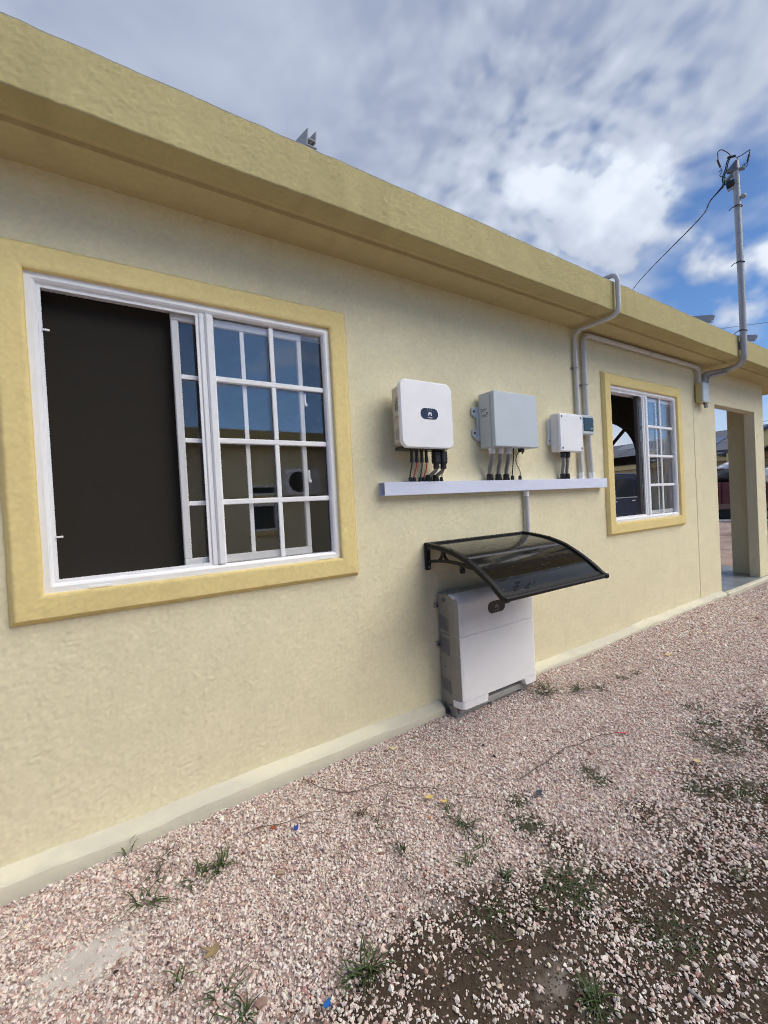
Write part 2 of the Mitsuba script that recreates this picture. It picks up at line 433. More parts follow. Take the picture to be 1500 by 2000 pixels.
# ---------------------------------------------------------------- ground
ax = np.r_[-400, -120, -40, -15, -6, -3, -2.2, -1.5, -1.0, np.arange(-0.7, 3.0, 0.014), np.arange(3.0, 6.0, 0.03), np.arange(6, 12, 0.12), np.arange(12, 30, 0.5), 36, 50, 80, 160, 400, 900]
ay = np.r_[-900, -300, -100, -40, -16, -8, -4, -2.6, -2.3, np.arange(-1.9, 0.0, 0.014), np.arange(0.0, 14, 0.5), 20, 40, 100, 300, 900]
def gz_rough(x, y):
    k = np.exp(-((np.asarray(x) - 1.2) / 2.6) ** 4 - ((np.asarray(y) + 1.0) / 1.3) ** 4)
    return gz(x, y) + k * (0.010 * (meshkit.fbm(np.stack([x * 26, y * 26, x * 0], -1), 3, 51) - 0.5) + 0.004 * (meshkit.noise(np.stack([x * 85, y * 85, x * 0], -1), 52) - 0.5))


ax, ay = np.concatenate([np.atleast_1d(v) for v in ax]) if isinstance(ax, list) else ax, ay
add('ground', grid_mesh(ax, ay, gz_rough), 'ground_soil', smooth=True)
tag('ground', 'brown soil and dirt of the yard under the pink gravel', kind='structure')

# ---------------------------------------------------------------- the house
HOUSE = thing('house', 'single storey yellow stucco house with flat roof overhang and two white windows', 'house')
W1 = (-0.205, 1.014, 1.018, 2.200)      # frame outer x0, x1, z0, z1
W2 = (3.610, 4.830, 1.020, 2.203)
PX = 5.255                              # the porch pier starts here
X_OPEN = (5.795, 7.015)
Z_OPEN = 2.215
X_END = 7.33
Z_SOF = 2.585
wall_poly = sbox(-4.5, -0.3, PX, Z_SOF + 0.06)
for w in (W1, W2):
    wall_poly = wall_poly.difference(sbox(w[0], w[2], w[1] + 0.06, w[3]))
add(HOUSE + '__wall', prism_xz(wall_poly, 0.006, 0.16), 'wall_paint')
gxs = [-0.55]
while gxs[-1] < PX + 0.01:
    gxs.append(gxs[-1] + 0.0046 * (1 + (max(gxs[-1], 0) / 2.2) ** 1.6))
gxs = np.r_[np.arange(-4.5, -0.56, 0.05), gxs[:-1], PX + 0.004]
gzs = np.arange(0.02, Z_SOF + 0.02, 0.0052)
skin = grid_mesh(gxs, gzs, lambda a, b: a * 0)
sv = skin.vertices.copy()
hh = relief(sv[:, 0], sv[:, 1]) + 0.3 * (meshkit.fbm(np.c_[sv[:, 0] * 4, sv[:, 1] * 4, sv[:, 0] * 0], 3, 41) - 0.5)
skin.vertices = np.c_[sv[:, 0], 0.003 - 0.0026 * hh, sv[:, 1]]
def in_window(c):
    d = np.zeros(len(c), bool)
    for w in (W1, W2):
        d |= (c[:, 0] > w[0] - 0.03) & (c[:, 0] < w[1] + 0.06) & (c[:, 2] > w[2] - 0.03) & (c[:, 2] < w[3] + 0.03)
    return d
add(HOUSE + '__wall__stucco', drop_quads(skin, in_window), 'wall_colour', smooth=True)
pier = sbox(PX, -0.3, X_END, Z_SOF + 0.06).difference(sbox(X_OPEN[0], -0.5, X_OPEN[1], Z_OPEN))
add(HOUSE + '__porch_wall', prism_xz(pier, -0.0025, 0.105), 'wall_paint')
add(HOUSE + '__porch_column', bx(7.24, 7.40, 0.108, 0.36, 0.0, Z_SOF + 0.05, 0.006), 'wall_paint')
# facade wall with the arched window opening, facing the street
yc, zc, ra = 1.326, 1.743, 0.505
fac = sbox(0.165, -0.3, 5.0, Z_SOF + 0.05)
arch = unary_union([Point(yc, zc).buffer(ra, quad_segs=24).intersection(sbox(0, zc, 4, 4)), sbox(yc - ra, 0.62, yc + ra, zc - 0.105)])
fac = fac.difference(arch)
add(HOUSE + '__facade_wall', prism_yz(fac, 5.70, 5.80), 'interior_dark')
aw = sub(HOUSE, 'arched_window')
bars = []
for a in (45, 90, 135):
    c, s = math.cos(math.radians(a)), math.sin(math.radians(a))
    n_ = np.array([-s, c]) * 0.016
    e = np.array([c, s]) * ra
    bars.append(prism_yz(Polygon([(yc + n_[0], zc + n_[1]), (yc - n_[0], zc - n_[1]), (yc + e[0] - n_[0], zc + e[1] - n_[1]), (yc + e[0] + n_[0], zc + e[1] + n_[1])]), 5.73, 5.765))
for b in bars:
    add(aw + '__muntin', b, 'grey_and_shaded_frame')
add(aw + '__pane', prism_yz(Point(yc, zc).buffer(ra - 0.002, quad_segs=24).intersection(sbox(0, zc + 0.001, 4, 4)), 5.752, 5.7525), 'window_glass')
# other walls, ceiling and floor of the rooms
add(HOUSE + '__side_wall', bx(-4.5, -4.34, 0.165, 8.0, -0.3, Z_SOF + 0.05), 'wall_paint')
add(HOUSE + '__back_wall', bx(-4.33, 5.69, 5.0, 5.15, -0.3, Z_SOF + 0.05), 'interior_dark')
add(HOUSE + '__partition', bx(2.25, 2.37, 0.165, 4.99, 0.06, Z_SOF + 0.04), 'interior_dark')
add(HOUSE + '__room_floor', bx(-4.33, 5.69, 0.165, 4.99, 0.02, 0.055), 'interior_dark')
add(HOUSE + '__inner_lining', bx(-4.33, 2.24, 0.164, 0.168, 0.06, 0.9), 'interior_dark')

# roof slab: a profile across y, drawn out along x, its top edge a little uneven
def along(rows, seed):
    """Draws a polyline of (y, z, grain, waviness) out along x in a sheet."""
    V, F, k = [], [], len(rows)
    X = np.r_[np.arange(-4.6, -0.62, 0.06), fxs]
    R_ = np.array(rows)
    x, y, z = np.repeat(X, k), np.tile(R_[:, 0], len(X)), np.tile(R_[:, 1], len(X))
    g, wv = np.tile(R_[:, 2], len(X)), np.tile(R_[:, 3], len(X))
    f1 = meshkit.fbm(np.c_[x * 4, z * 5, x * 0 + seed], 3, 3) - 0.5
    f2 = meshkit.fbm(np.c_[x * 15, z * 9, x * 0 + 4.0], 3, 8) - 0.5
    V = np.c_[x, y + wv * (0.006 * f1 + 0.0018 * f2) - g * 0.0030 * relief(x, z - y, 3), z + wv * np.where(z > 2.70, 0.010 * f1 + 0.010 * f2, 0.003 * f2)]
    i, j = np.meshgrid(np.arange(len(X) - 1), np.arange(k - 1), indexing='ij')
    a = (i * k + j).ravel()
    return trimesh.Trimesh(V, np.vstack([np.stack([a, a + k, a + k + 1], 1), np.stack([a, a + k + 1, a + 1], 1)]), process=False)


fxs = [-0.6]
while fxs[-1] < 8.1:
    fxs.append(fxs[-1] + 0.0055 * (1 + (max(fxs[-1], 0) / 2.2) ** 1.6))
fxs = np.array(fxs)
face = [(-0.345, z, 1.0, 1.0) for z in np.linspace(2.584, 2.788, 36)]
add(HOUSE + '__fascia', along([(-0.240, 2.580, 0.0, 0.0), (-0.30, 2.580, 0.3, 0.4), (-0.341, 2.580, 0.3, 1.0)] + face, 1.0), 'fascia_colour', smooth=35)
add(HOUSE + '__roof_edge', along([(-0.345, 2.788, 1.0, 1.0), (-0.340, 2.797, 0.6, 1.0), (-0.331, 2.803, 0.3, 1.0), (-0.20, 2.805, 0.0, 0.8), (0.4, 2.81, 0, 0), (8.2, 2.86, 0, 0)], 1.0), 'cement_grey', smooth=35)
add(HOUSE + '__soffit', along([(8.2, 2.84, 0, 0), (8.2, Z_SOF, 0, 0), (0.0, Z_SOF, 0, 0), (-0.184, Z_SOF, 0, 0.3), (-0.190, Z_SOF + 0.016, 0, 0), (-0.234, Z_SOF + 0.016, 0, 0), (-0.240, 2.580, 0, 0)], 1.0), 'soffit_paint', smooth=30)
for x in (-4.6, float(fxs[-1])):
    add(HOUSE + '__roof_end', bx(x - 0.01, x + 0.01, -0.34, 8.2, 2.582, 2.80), 'fascia_paint')

# plinth: rough sloping concrete base along the foot of the wall
def plinth(xa, xb, y_add=0.0):
    px = np.arange(xa, xb + 0.001, 0.03)
    V = []
    for x in px:
        n = meshkit.fbm(np.array([x * 2.2, 0, 5.0]), 3, 4) - 0.5
        m = meshkit.fbm(np.array([x * 13, 0, 9.0]), 3, 14) - 0.5
        top = 0.092 + 0.006 * np.clip(x - 2, 0, 5) + 0.022 * n + 0.008 * m
        V += [(x, 0.02, top + 0.004), (x, -0.004 - y_add, top), (x, -0.012 - y_add, top - 0.004), (x, -0.052 - y_add + 0.010 * n, top - 0.026 + 0.005 * m), (x, -0.057 - y_add + 0.010 * n, top - 0.034),
              (x, -0.060 - y_add + 0.012 * n, 0.02), (x, -0.066 - y_add, -0.2)]
    k, F = 7, []
    for i in range(len(px) - 1):
        for j in range(k - 1):
            a = i * k + j
            F += [[a, a + k, a + k + 1], [a, a + k + 1, a + 1]]
    return trimesh.Trimesh(np.array(V), np.array(F), process=False)


add(HOUSE + '__plinth', plinth(-4.5, 1.63), 'base_paint', smooth=14)
add(HOUSE + '__plinth', plinth(2.30, 5.78, 0.0), 'base_paint', smooth=14)
add(HOUSE + '__porch_kerb', bx(5.78, 7.9, -0.075, -0.0145, -0.2, 0.098, 0.012), 'base_paint')
# porch floor: grey tiles
scene['tile_a'] = {'type': 'twosided', 'nested': {'type': 'principled', 'base_color': smudge((0.20, 0.215, 0.23), 0.12, 7.0), 'roughness': 0.35}}
scene['tile_b'] = {'type': 'twosided', 'nested': {'type': 'principled', 'base_color': smudge((0.175, 0.19, 0.205), 0.12, 7.0), 'roughness': 0.3}}
pf = HOUSE + '__porch_floor'
add(pf, bx(5.80, 7.78, -0.013, 2.2, -0.2, 0.084), 'base_steel')
for i in range(5):
    for j in range(5):
        x0, y0 = 5.803 + i * 0.395, -0.012 + j * 0.44
        x1, y1 = x0 + 0.391, y0 + 0.436
        add(pf + '__tile', bx(x0, x1, y0, y1, 0.0845, 0.094, 0.002), ('tile_a', 'tile_b')[(i * 3 + j * 5) % 2])

# windows ------------------------------------------------------
def window(w, screen):
    x0, x1, z0, z1 = w
    win = sub(HOUSE, 'window')
    ti0 = x0 + (0.017 if screen else 0.026)
    o = (ti0 - 0.112, x1 + 0.098, z0 - 0.098, z1 + 0.098)
    if not screen: o = (ti0 - 0.118, x1 + 0.098, z0 - 0.1, z1 + 0.096)
    # painted stucco surround: its outer edge chamfered, widest along the sill
    pts = []
    prof_t = [(0.0, 0.02), (0.0, -0.006), (0.018, -0.030), (0.094, -0.032), (0.100, -0.028), (0.104, 0.02)]
    pr_ = [prof_t[0]]
    for q0, q1 in zip(prof_t, prof_t[1:]):
        m_ = max(1, int(math.hypot(q1[0] - q0[0], q1[1] - q0[1]) / (0.008 if screen else 0.012)))
        pr_ += [(q0[0] + (q1[0] - q0[0]) * i / m_, q0[1] + (q1[1] - q0[1]) * i / m_) for i in range(1, m_ + 1)]
    D, Y = np.array(pr_).T
    cs = [np.stack([np.where(ix, o[1] - D, o[0] + D), Y, np.where(iz, o[3] - D, o[2] + D)], 1) for ix, iz in ((0, 0), (1, 0), (1, 1), (0, 1))]
    sides = []
    for ca, cb in ((cs[0], cs[1]), (cs[1], cs[2]), (cs[2], cs[3]), (cs[3], cs[0])):
        m_ = int(np.linalg.norm(cb[0] - ca[0]) / (0.008 if screen else 0.016))
        tt = np.linspace(0, 1, m_ + 1)[:, None, None]
        V_ = (ca[None] * (1 - tt) + cb[None] * tt).reshape(-1, 3)
        k_ = len(D)
        i, j = np.meshgrid(np.arange(m_), np.arange(k_ - 1), indexing='ij')
        a_ = (i * k_ + j).ravel()
        sides.append(trimesh.Trimesh(V_, np.vstack([np.stack([a_, a_ + k_, a_ + k_ + 1], 1), np.stack([a_, a_ + k_ + 1, a_ + 1], 1)]), process=False))
    t = trimesh.util.concatenate(sides)
    n = meshkit.fbm(t.vertices * 6.0, 3, 5)[:, None] - 0.5
    n2 = meshkit.fbm(t.vertices * 23.0, 2, 6)[:, None] - 0.5
    t.vertices = t.vertices + np.c_[n * 0.004 + n2 * 0.0015, np.where(t.vertices[:, 1:2] < -0.002, n2 * 0.0015 - 0.0030 * (relief(t.vertices[:, 0], t.vertices[:, 2] + t.vertices[:, 1], 7)[:, None] - 0.5), 0), -n * 0.004 + n2 * 0.0015]
    add(win + '__trim', t, 'trim_colour', smooth=35)
    # fixed outer frame, rounded nose
    fr = [(0.0, 0.028), (0.0, -0.004), (0.004, -0.010), (0.026, -0.012), (0.034, -0.006), (0.038, 0.004), (0.038, 0.010), (0.034, 0.012), (0.034, 0.028)]
    add(win + '__frame', sweep_frame(x0, x1, z0, z1, fr), 'white_frame', smooth=30)
    add(win + '__jamb', bx(x1 + 0.045, x1 + 0.06, 0.029, 0.13, z0, z1), 'white_frame')
    add(win + '__jamb', bx(x0, x0 + 0.02, 0.029, 0.13, z0 + 0.031, z1 - 0.031), 'white_frame')
    add(win + '__sill_track', bx(x0, x1 + 0.044, 0.029, 0.13, z0, z0 + 0.03, 0.002), 'white_frame')
    add(win + '__head_track', bx(x0, x1 + 0.044, 0.029, 0.13, z1 - 0.03, z1, 0.002), 'white_frame')
    xm0, xm1 = (0.389, 0.447) if screen else (4.206, 4.270)
    zi0, zi1 = z0 + 0.0385, z1 - 0.0385
    mull = [bx(xm0, xm0 + 0.022, -0.002, 0.025, zi0, zi1, 0.003), bx(xm0 + 0.0225, xm1, -0.012, 0.026, zi0, zi1, 0.007)]
    for mm in mull: add(win + '__mullion', mm, 'white_frame')
    # screen frame or bare track on the open side
    s_in = 0.014
    add(win + '__screen_frame', sweep_frame(x0 + 0.0385, xm0 - 0.001, zi0, zi1, [(0, 0.012), (0, 0.004), (0.012, 0.004), (0.012, 0.012)]), 'white_frame')
    if screen:
        m = x0 + 0.054
        for zz in (1.226, 1.992):
            add(win + '__latch', bx(m - 0.004, m + 0.018, -0.004, 0.003, zz - 0.003, zz + 0.004, 0.001), 'white_frame')
    if screen:
        add(win + '__insect_screen', bx(x0 + 0.021, xm0 + 0.02, 0.080, 0.082, z0 + 0.031, z1 - 0.031), 'insect_mesh')
    # fixed sash: its glass in eight panes behind a grille of one upright and three bars
    fx0, fx1 = xm1, x1 - 0.0385
    rows = np.linspace(zi0, zi1, 5)
    mid = 0.714 if screen else 4.552
    for k in (1, 2, 3):
        add(win + '__muntin', bx(fx0, fx1, 0.010, 0.021, rows[k] - 0.012, rows[k] + 0.012, 0.003), 'white_frame')
    for k in range(4):
        add(win + '__muntin', bx(mid - 0.011, mid + 0.011, 0.0105, 0.0205, rows[k] + (0.0125 if k else 0), rows[k + 1] - (0.0125 if k < 3 else 0), 0.003), 'white_frame')
    def panes(a, b, c, y, r):
        for k in range(4):
            for (u, v) in ((a, b), (b, c)):
                add(win + '__pane', quad((u, y, r[k]), (v, y, r[k]), (v, y, r[k + 1]), (u, y, r[k + 1])), 'window_glass')
    panes(fx0, mid, fx1, 0.024, rows)
    # sliding sash, pushed open behind the fixed one
    sx0, sx1 = (0.281, 0.874) if screen else (4.165, 4.840)
    st = sub(win, 'sliding_sash')[len(win) + 2:]
    sm = 'sash_white_shaded'
    stile, rail = 0.030, 0.034
    zs0, zs1 = zi0 + 0.002, zi1 - 0.002
    ys0, ys1 = 0.030, 0.052
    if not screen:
        add(win + '__sash_stile', bx(sx0 - 0.002, sx0 + 0.030, ys0, ys1 + 0.012, zs0, zs1, 0.003), 'grey_and_shaded_frame')  # stile of the white sash, its shade painted in as dark grey
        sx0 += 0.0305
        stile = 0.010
    parts = [bx(sx0, sx1, ys0, ys1, zs0, zs0 + rail, 0.003), bx(sx0, sx1, ys0, ys1, zs1 - rail, zs1, 0.003),
             bx(sx0, sx0 + stile, ys0 + 0.0005, ys1 - 0.0005, zs0 + rail, zs1 - rail, 0.003), bx(sx1 - stile * 0.8, sx1, ys0 + 0.0005, ys1 - 0.0005, zs0 + rail, zs1 - rail, 0.003)]
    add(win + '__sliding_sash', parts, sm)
    a, c = sx0 + stile, sx1 - stile * 0.8
    b = (a + c) / 2
    r2 = np.r_[zs0 + rail, rows[1:4], zs1 - rail]
    for k in (1, 2, 3):
        add(win + '__muntin', bx(a, c, 0.034, 0.040, r2[k] - 0.010, r2[k] + 0.010, 0.002), 'white_frame')
    for k in range(4):
        add(win + '__muntin', bx(b - 0.010, b + 0.010, 0.0345, 0.0395, r2[k] + (0.0105 if k else 0), r2[k + 1] - (0.0105 if k < 3 else 0), 0.002), 'white_frame')
    panes(a, b, c, 0.043, r2)
    for zz in (rows[2] - 0.16, rows[3] - 0.05):
        add(win + '__latch', [bx(sx1 + 0.001, sx1 + 0.011, 0.028, 0.040, zz - 0.03, zz + 0.03, 0.003), bx(sx1 + 0.004, sx1 + 0.018, 0.030, 0.036, zz - 0.034, zz - 0.018, 0.002)], 'white_frame')
    for xx in ((x0 + 0.14, x1 - 0.13) if screen else (x1 - 0.25,)):
        add(win + '__weep_cover', bx(xx, xx + 0.08, -0.015, -0.0125, z0 + 0.006, z0 + 0.016, 0.001), 'white_frame')
    return win


win_a = window(W1, True)
win_b = window(W2, False)
tag(win_a, 'large white sliding window, its left half open behind a dark insect screen')
tag(win_b, 'smaller white sliding window near the porch, left half open to the dark room')

# ---------------------------------------------------------------- the inverter
def gland(x, y, z, r, h, up=True):
    """A cable gland: hexagonal nut and a ribbed cap."""
    s = 1 if up else -1
    a = tube([(x, y, z), (x, y, z + s * h * 0.32)], r * 1.12, 6)
    b = tube([(x, y, z + s * h * 0.32), (x, y, z + s * h * 0.85), (x, y, z + s * h)], [r * 0.98, r, r * 0.72], 14)
    return trimesh.util.concatenate([a, b])


def petals(cx, cz, y, r, n=8):
    """An eight-petalled fan standing on its point, as thin raised lettering."""
    out = []
    for i in range(n):
        a = math.radians(-10 + i * 200 / (n - 1))
        L = r * (1.0 if 2 <= i <= n - 3 else 0.86)
        base = np.array([cx, cz - r * 0.25])
        d = np.array([math.cos(a), math.sin(a)]); nn = np.array([-d[1], d[0]])
        pts = [base + d * (0.25 * r)]
        for t, w in ((0.5, 0.10), (0.8, 0.16), (1.0, 0.10)):
            pts.append(base + d * L * t + nn * r * w)
        for t, w in ((1.0, 0.10), (0.8, 0.16), (0.5, 0.10)):
            pts.append(base + d * L * t - nn * r * w)
        out.append(prism_xz(Polygon([tuple(p) for p in pts]).buffer(0), y - 0.0012, y))
    return trimesh.util.concatenate(out)


def word(text, h, cx, cz, y):
    m = meshkit.text_mesh(text, h, 0.0008, bold=True)
    c = m.bounds.mean(0)
    v = m.vertices - c
    m.vertices = np.stack([v[:, 0] + cx, y - v[:, 2], v[:, 1] + cz], 1)
    m.fix_normals()
    return m


INV = thing('inverter', 'white square solar inverter with rounded corners and dark oval badge', 'inverter')
ix, iz = 1.3244, 1.578
P = rrect(ix, ix + 0.365, iz, iz + 0.365, 0.045, 10)
front = prism_xz(P, -0.150, -0.1685)
lip = prism_xz(P.buffer(-0.004), -0.1687, -0.1735)
mid_ = hull(np.vstack([prism_xz(P, -0.1660, -0.1670).vertices, prism_xz(P.buffer(-0.006), -0.1730, -0.1735).vertices]))
add(INV + '__cover', [prism_xz(P, -0.152, -0.166), mid_], 'white_plastic', smooth=30)
body = hull(np.vstack([bx(ix + 0.03, ix + 0.335, -0.1515, -0.1510, iz + 0.012, iz + 0.345).vertices, bx(ix + 0.036, ix + 0.329, -0.05, -0.049, iz + 0.03, iz + 0.335).vertices]))
add(INV + '__body', body, 'cast_metal')
add(INV + '__wall_bracket', bx(ix + 0.09, ix + 0.275, -0.049, 0.0, iz + 0.12, iz + 0.30, 0.004), 'cast_metal')
for sgn, xa, xb in ((-1, ix + 0.022, ix + 0.0305), (1, ix + 0.3345, ix + 0.343)):
    for za, zb_ in ((0.030, 0.165), (0.178, 0.330)):
        kf = add(INV + '__side_plate', bx(xa, xb, -0.148, -0.070, iz + za, iz + zb_, 0.003), 'cast_metal')
    xs_ = xa - 0.0006 if sgn < 0 else xb + 0.0006
    for j in range(4):
        add(kf + '__slot', bx(xs_ - 0.001, xs_ + 0.001, -0.136 + j * 0.012, -0.131 + j * 0.012, iz + 0.205, iz + 0.300 - 0.012 * j), 'screw_dark')
    for j in range(3):
        add(kf + '__slot', bx(xs_ - 0.001, xs_ + 0.001, -0.135 + j * 0.018, -0.124 + j * 0.018, iz + 0.05, iz + 0.10 + 0.012 * (j % 2)), 'base_steel')
bxc, bzc = 1.517, 1.766
add(INV + '__badge', prism_xz(rrect(bxc - 0.061, bxc + 0.061, bzc - 0.030, bzc + 0.030, 0.0295, 10), -0.1732, -0.1748), 'navy_gloss')
add(INV + '__badge__logo', petals(bxc + 0.002, bzc - 0.002, -0.1748, 0.016), 'logo_white')
add(INV + '__badge__lettering', word('HUAWEI', 0.0055, bxc + 0.002, bzc - 0.021, -0.1748), 'logo_white')
for s in (-1, 0, 1):
    add(INV + '__badge__led', bx(bxc + s * 0.015 - 0.002, bxc + s * 0.015 + 0.002, -0.1754, -0.1746, bzc + 0.018, bzc + 0.0215), 'logo_grey')
yb = -0.098
add(INV + '__terminal_plate', bx(ix + 0.03, ix + 0.335, -0.148, -0.06, iz - 0.004, iz + 0.014, 0.002), 'black_plastic')
CH_TOP = 1.404
yg = -0.034
for i, (xt, xb) in enumerate(((1.437, 1.470), (1.472, 1.495), (1.508, 1.540), (1.542, 1.565))):
    add(INV + '__plug', [cyl((xt, yb, iz - 0.003), (xt, yb, iz - 0.045), 0.0085, 10), cyl((xt, yb, iz - 0.045), (xt, yb, iz - 0.07), 0.0105, 10)], 'black_plastic', smooth=40)
    add(INV + '__cable', tube(drop((xt, yb, iz - 0.068), (xb, yg, CH_TOP + 0.012), sway=0.006 * (i - 1.5)), 0.0036, 8), 'red_cable' if i % 2 else 'black_cable', smooth=True)
for xt, xb, hh in ((1.612, 1.621, 0.105), (1.664, 1.672, 0.105)):
    add(INV + '__plug', [bx(xt - 0.021, xt + 0.021, yb - 0.021, yb + 0.021, iz - 0.075, iz - 0.003, 0.006), cyl((xt, yb, iz - 0.075), (xt, yb, iz - hh), 0.018, 14)], 'black_plastic', smooth=30)
    add(INV + '__cable', tube(drop((xt, yb, iz - hh + 0.01), (xb - 0.018, yg, CH_TOP + 0.01), pull=0.55), 0.0105, 12), 'grey_hose', smooth=True)
add(INV + '__cable', tube(drop((1.690, yb, iz - 0.06), (1.70, yg, CH_TOP + 0.012)), 0.0025, 6), 'black_cable', smooth=True)

# ---------------------------------------------------------------- the trunking channel
CHN = thing('cable_channel', 'long white plastic cable channel with open left end, fixed below the wall boxes', 'cable channel')
cx0, cx1, cz0, cz1, cd = 1.277, 3.452, 1.330, 1.404, 0.054
chan = sbox(-cd, cz0, -0.0, cz1).difference(sbox(-cd + 0.003, cz0 + 0.003, -0.003, cz1 - 0.003))
add(CHN + '__channel', prism_yz(chan, cx0, cx1), 'channel_plastic')
add(CHN + '__lid', [bx(cx0, cx1 - 0.002, -cd - 0.0022, -cd - 0.0002, cz0 + 0.001, cz1 - 0.001), bx(cx1 - 0.001, cx1 + 0.002, -cd - 0.0022, 0, cz0 - 0.001, cz1 + 0.001)], 'channel_plastic')
for i, (yy, zz, rr) in enumerate(((-0.018, 1.346, 0.012), (-0.038, 1.344, 0.010), (-0.028, 1.364, 0.011), (-0.014, 1.372, 0.009), (-0.042, 1.366, 0.009), (-0.030, 1.384, 0.009))):
    add(CHN + '__added_inner_cable', tube([(cx0 + 0.03 + 0.012 * i, yy, zz), (cx0 + 0.6, yy, zz), (cx1 - 0.1, yy, zz)], rr, 8), ('black_cable', 'grey_hose')[i % 2], smooth=40)  # cables added inside so that the open end looks dark
for x in (1.470, 1.495, 1.540, 1.565):
    add(CHN + '__gland', gland(x, yg, CH_TOP + 0.0003, 0.0115, 0.026), 'black_plastic', smooth=40)
for x in (1.603, 1.655):
    add(CHN + '__gland', gland(x, yg, CH_TOP + 0.0003, 0.020, 0.040), 'black_plastic', smooth=40)
add(CHN + '__gland', gland(1.70, yg, CH_TOP + 0.0003, 0.010, 0.026), 'black_plastic', smooth=40)
for x in (2.113, 2.195, 2.272):
    add(CHN + '__gland', gland(x, yg, CH_TOP + 0.0003, 0.021, 0.042), 'black_plastic', smooth=40)
for x in (2.332, 2.410):
    add(CHN + '__gland', gland(x, yg, CH_TOP + 0.0003, 0.0115, 0.030), 'black_plastic', smooth=40)
for x in (2.898, 2.949):
    add(CHN + '__gland', gland(x, yg, CH_TOP + 0.0003, 0.020, 0.042), 'black_plastic', smooth=40)

# ---------------------------------------------------------------- the grey distribution box
DB = thing('distribution_box', 'pale grey steel distribution box with a plain door and side brackets', 'electrical box')
dx0, dx1, dz0, dz1 = 2.055, 2.472, 1.611, 1.957
add(DB + '__body', bx(dx0, dx1, -0.118, -0.020, dz0, dz1, 0.004), 'box_grey')
add(DB + '__door', bx(dx0 - 0.001, dx1 + 0.001, -0.150, -0.1205, dz0 - 0.001, dz1 + 0.001, 0.004), 'box_grey')
for bxx, sgn in ((dx0, -1), (dx1, 1)):
    for zz in (dz0 + 0.235, dz0 + 0.095):
        ear = Polygon([(bxx, zz - 0.045), (bxx + sgn * 0.03, zz - 0.030), (bxx + sgn * 0.052, zz - 0.012), (bxx + sgn * 0.052, zz + 0.028), (bxx, zz + 0.035)]).difference(Point(bxx + sgn * 0.034, zz + 0.006).buffer(0.010))
        add(DB + '__bracket', prism_xz(ear, -0.012, -0.004), 'box_grey')
        add(DB + '__bracket__bolt', cyl((bxx + sgn * 0.034, -0.016, zz + 0.006), (bxx + sgn * 0.034, -0.002, zz + 0.006), 0.0065, 8), 'screw_dark')
    add(DB + '__bracket', bx(bxx - 0.012, bxx + 0.012, -0.0195, -0.002, dz0 + 0.05, dz0 + 0.27, 0.002), 'box_grey')
marks = []
for (y0, y1, z0, z1) in ((-0.046, -0.040, 1.845, 1.862), (-0.048, -0.045, 1.828, 1.842), (-0.094, -0.052, 1.852, 1.857), (-0.084, -0.052, 1.843, 1.847), (-0.098, -0.046, 1.815, 1.819), (-0.09, -0.046, 1.807, 1.811), (-0.098, -0.084, 1.822, 1.833)):
    marks.append(bx(dx0 - 0.0006, dx0 + 0.0005, y0, y1, z0, z1))
labels[add(DB + '__printed_marks', marks, 'print_dark')] = {'kind': 'stuff'}
for xt, xb in ((2.090, 2.113), (2.168, 2.195), (2.246, 2.272)):
    yy = -0.085
    add(DB + '__gland', gland(xt, yy, dz0 - 0.0003, 0.021, 0.040, False), 'box_white', smooth=40)
    add(DB + '__conduit_hose', tube(drop((xt, yy, dz0 - 0.03), (xb, yg, CH_TOP + 0.03), pull=0.5), 0.0125, 12), 'grey_hose', smooth=True)
add(DB + '__wire', tube(drop((2.296, -0.085, dz0), (2.332, yg, CH_TOP + 0.02), sway=0.004), 0.0032, 8), 'black_cable', smooth=True)
add(DB + '__wire', tube(spline([(2.375, -0.085, dz0 - 0.020), (2.335, -0.08, dz0 - 0.040), (2.345, -0.06, dz0 - 0.09), (2.395, yg - 0.01, CH_TOP + 0.07), (2.410, yg, CH_TOP + 0.02)], 16), 0.0028, 8), 'brown_wire', smooth=True)
add(DB + '__plug', [bx(2.352, 2.396, -0.095, -0.072, dz0 - 0.022, dz0 - 0.0005, 0.003), cyl((2.385, -0.084, dz0 - 0.022), (2.385, -0.084, dz0 - 0.034), 0.006, 8)], 'black_plastic')

# ---------------------------------------------------------------- the white meter box
MB = thing('meter_box', 'white plastic junction box with four dark corner screws in its lid', 'electrical box')
mx0, mx1, mz0, mz1 = 2.790, 3.078, 1.603, 1.884
add(MB + '__body', bx(mx0 + 0.002, mx1 - 0.002, -0.077, -0.016, mz0 + 0.002, mz1 - 0.002, 0.006), 'box_white')
add(MB + '__lid', bx(mx0, mx1, -0.099, -0.0785, mz0, mz1, 0.007), 'white_plastic')
for x in (mx0 + 0.028, mx1 - 0.024):
    for z in (mz0 + 0.026, mz1 - 0.026):
        add(MB + '__screw', cyl((x, -0.1005, z), (x, -0.097, z), 0.009, 12), 'screw_dark', smooth=40)
add(MB + '__bracket', [prism_xz(Polygon([(mx0 + 0.01, 1.66), (mx0 - 0.022, 1.66), (mx0 - 0.022, 1.70), (mx0 - 0.012, 1.74), (mx0 - 0.022, 1.80), (mx0 - 0.016, 1.84), (mx0 + 0.01, 1.86)]), -0.0155, 0.0),
                       bx(mx0 + 0.02, mx1 - 0.02, -0.0155, 0.0, mz0 + 0.04, mz1 - 0.04)], 'box_white')
add(MB + '__bracket__bolt', cyl((mx0 - 0.012, -0.020, 1.69), (mx0 - 0.012, -0.015, 1.69), 0.005, 8), 'screw_dark')
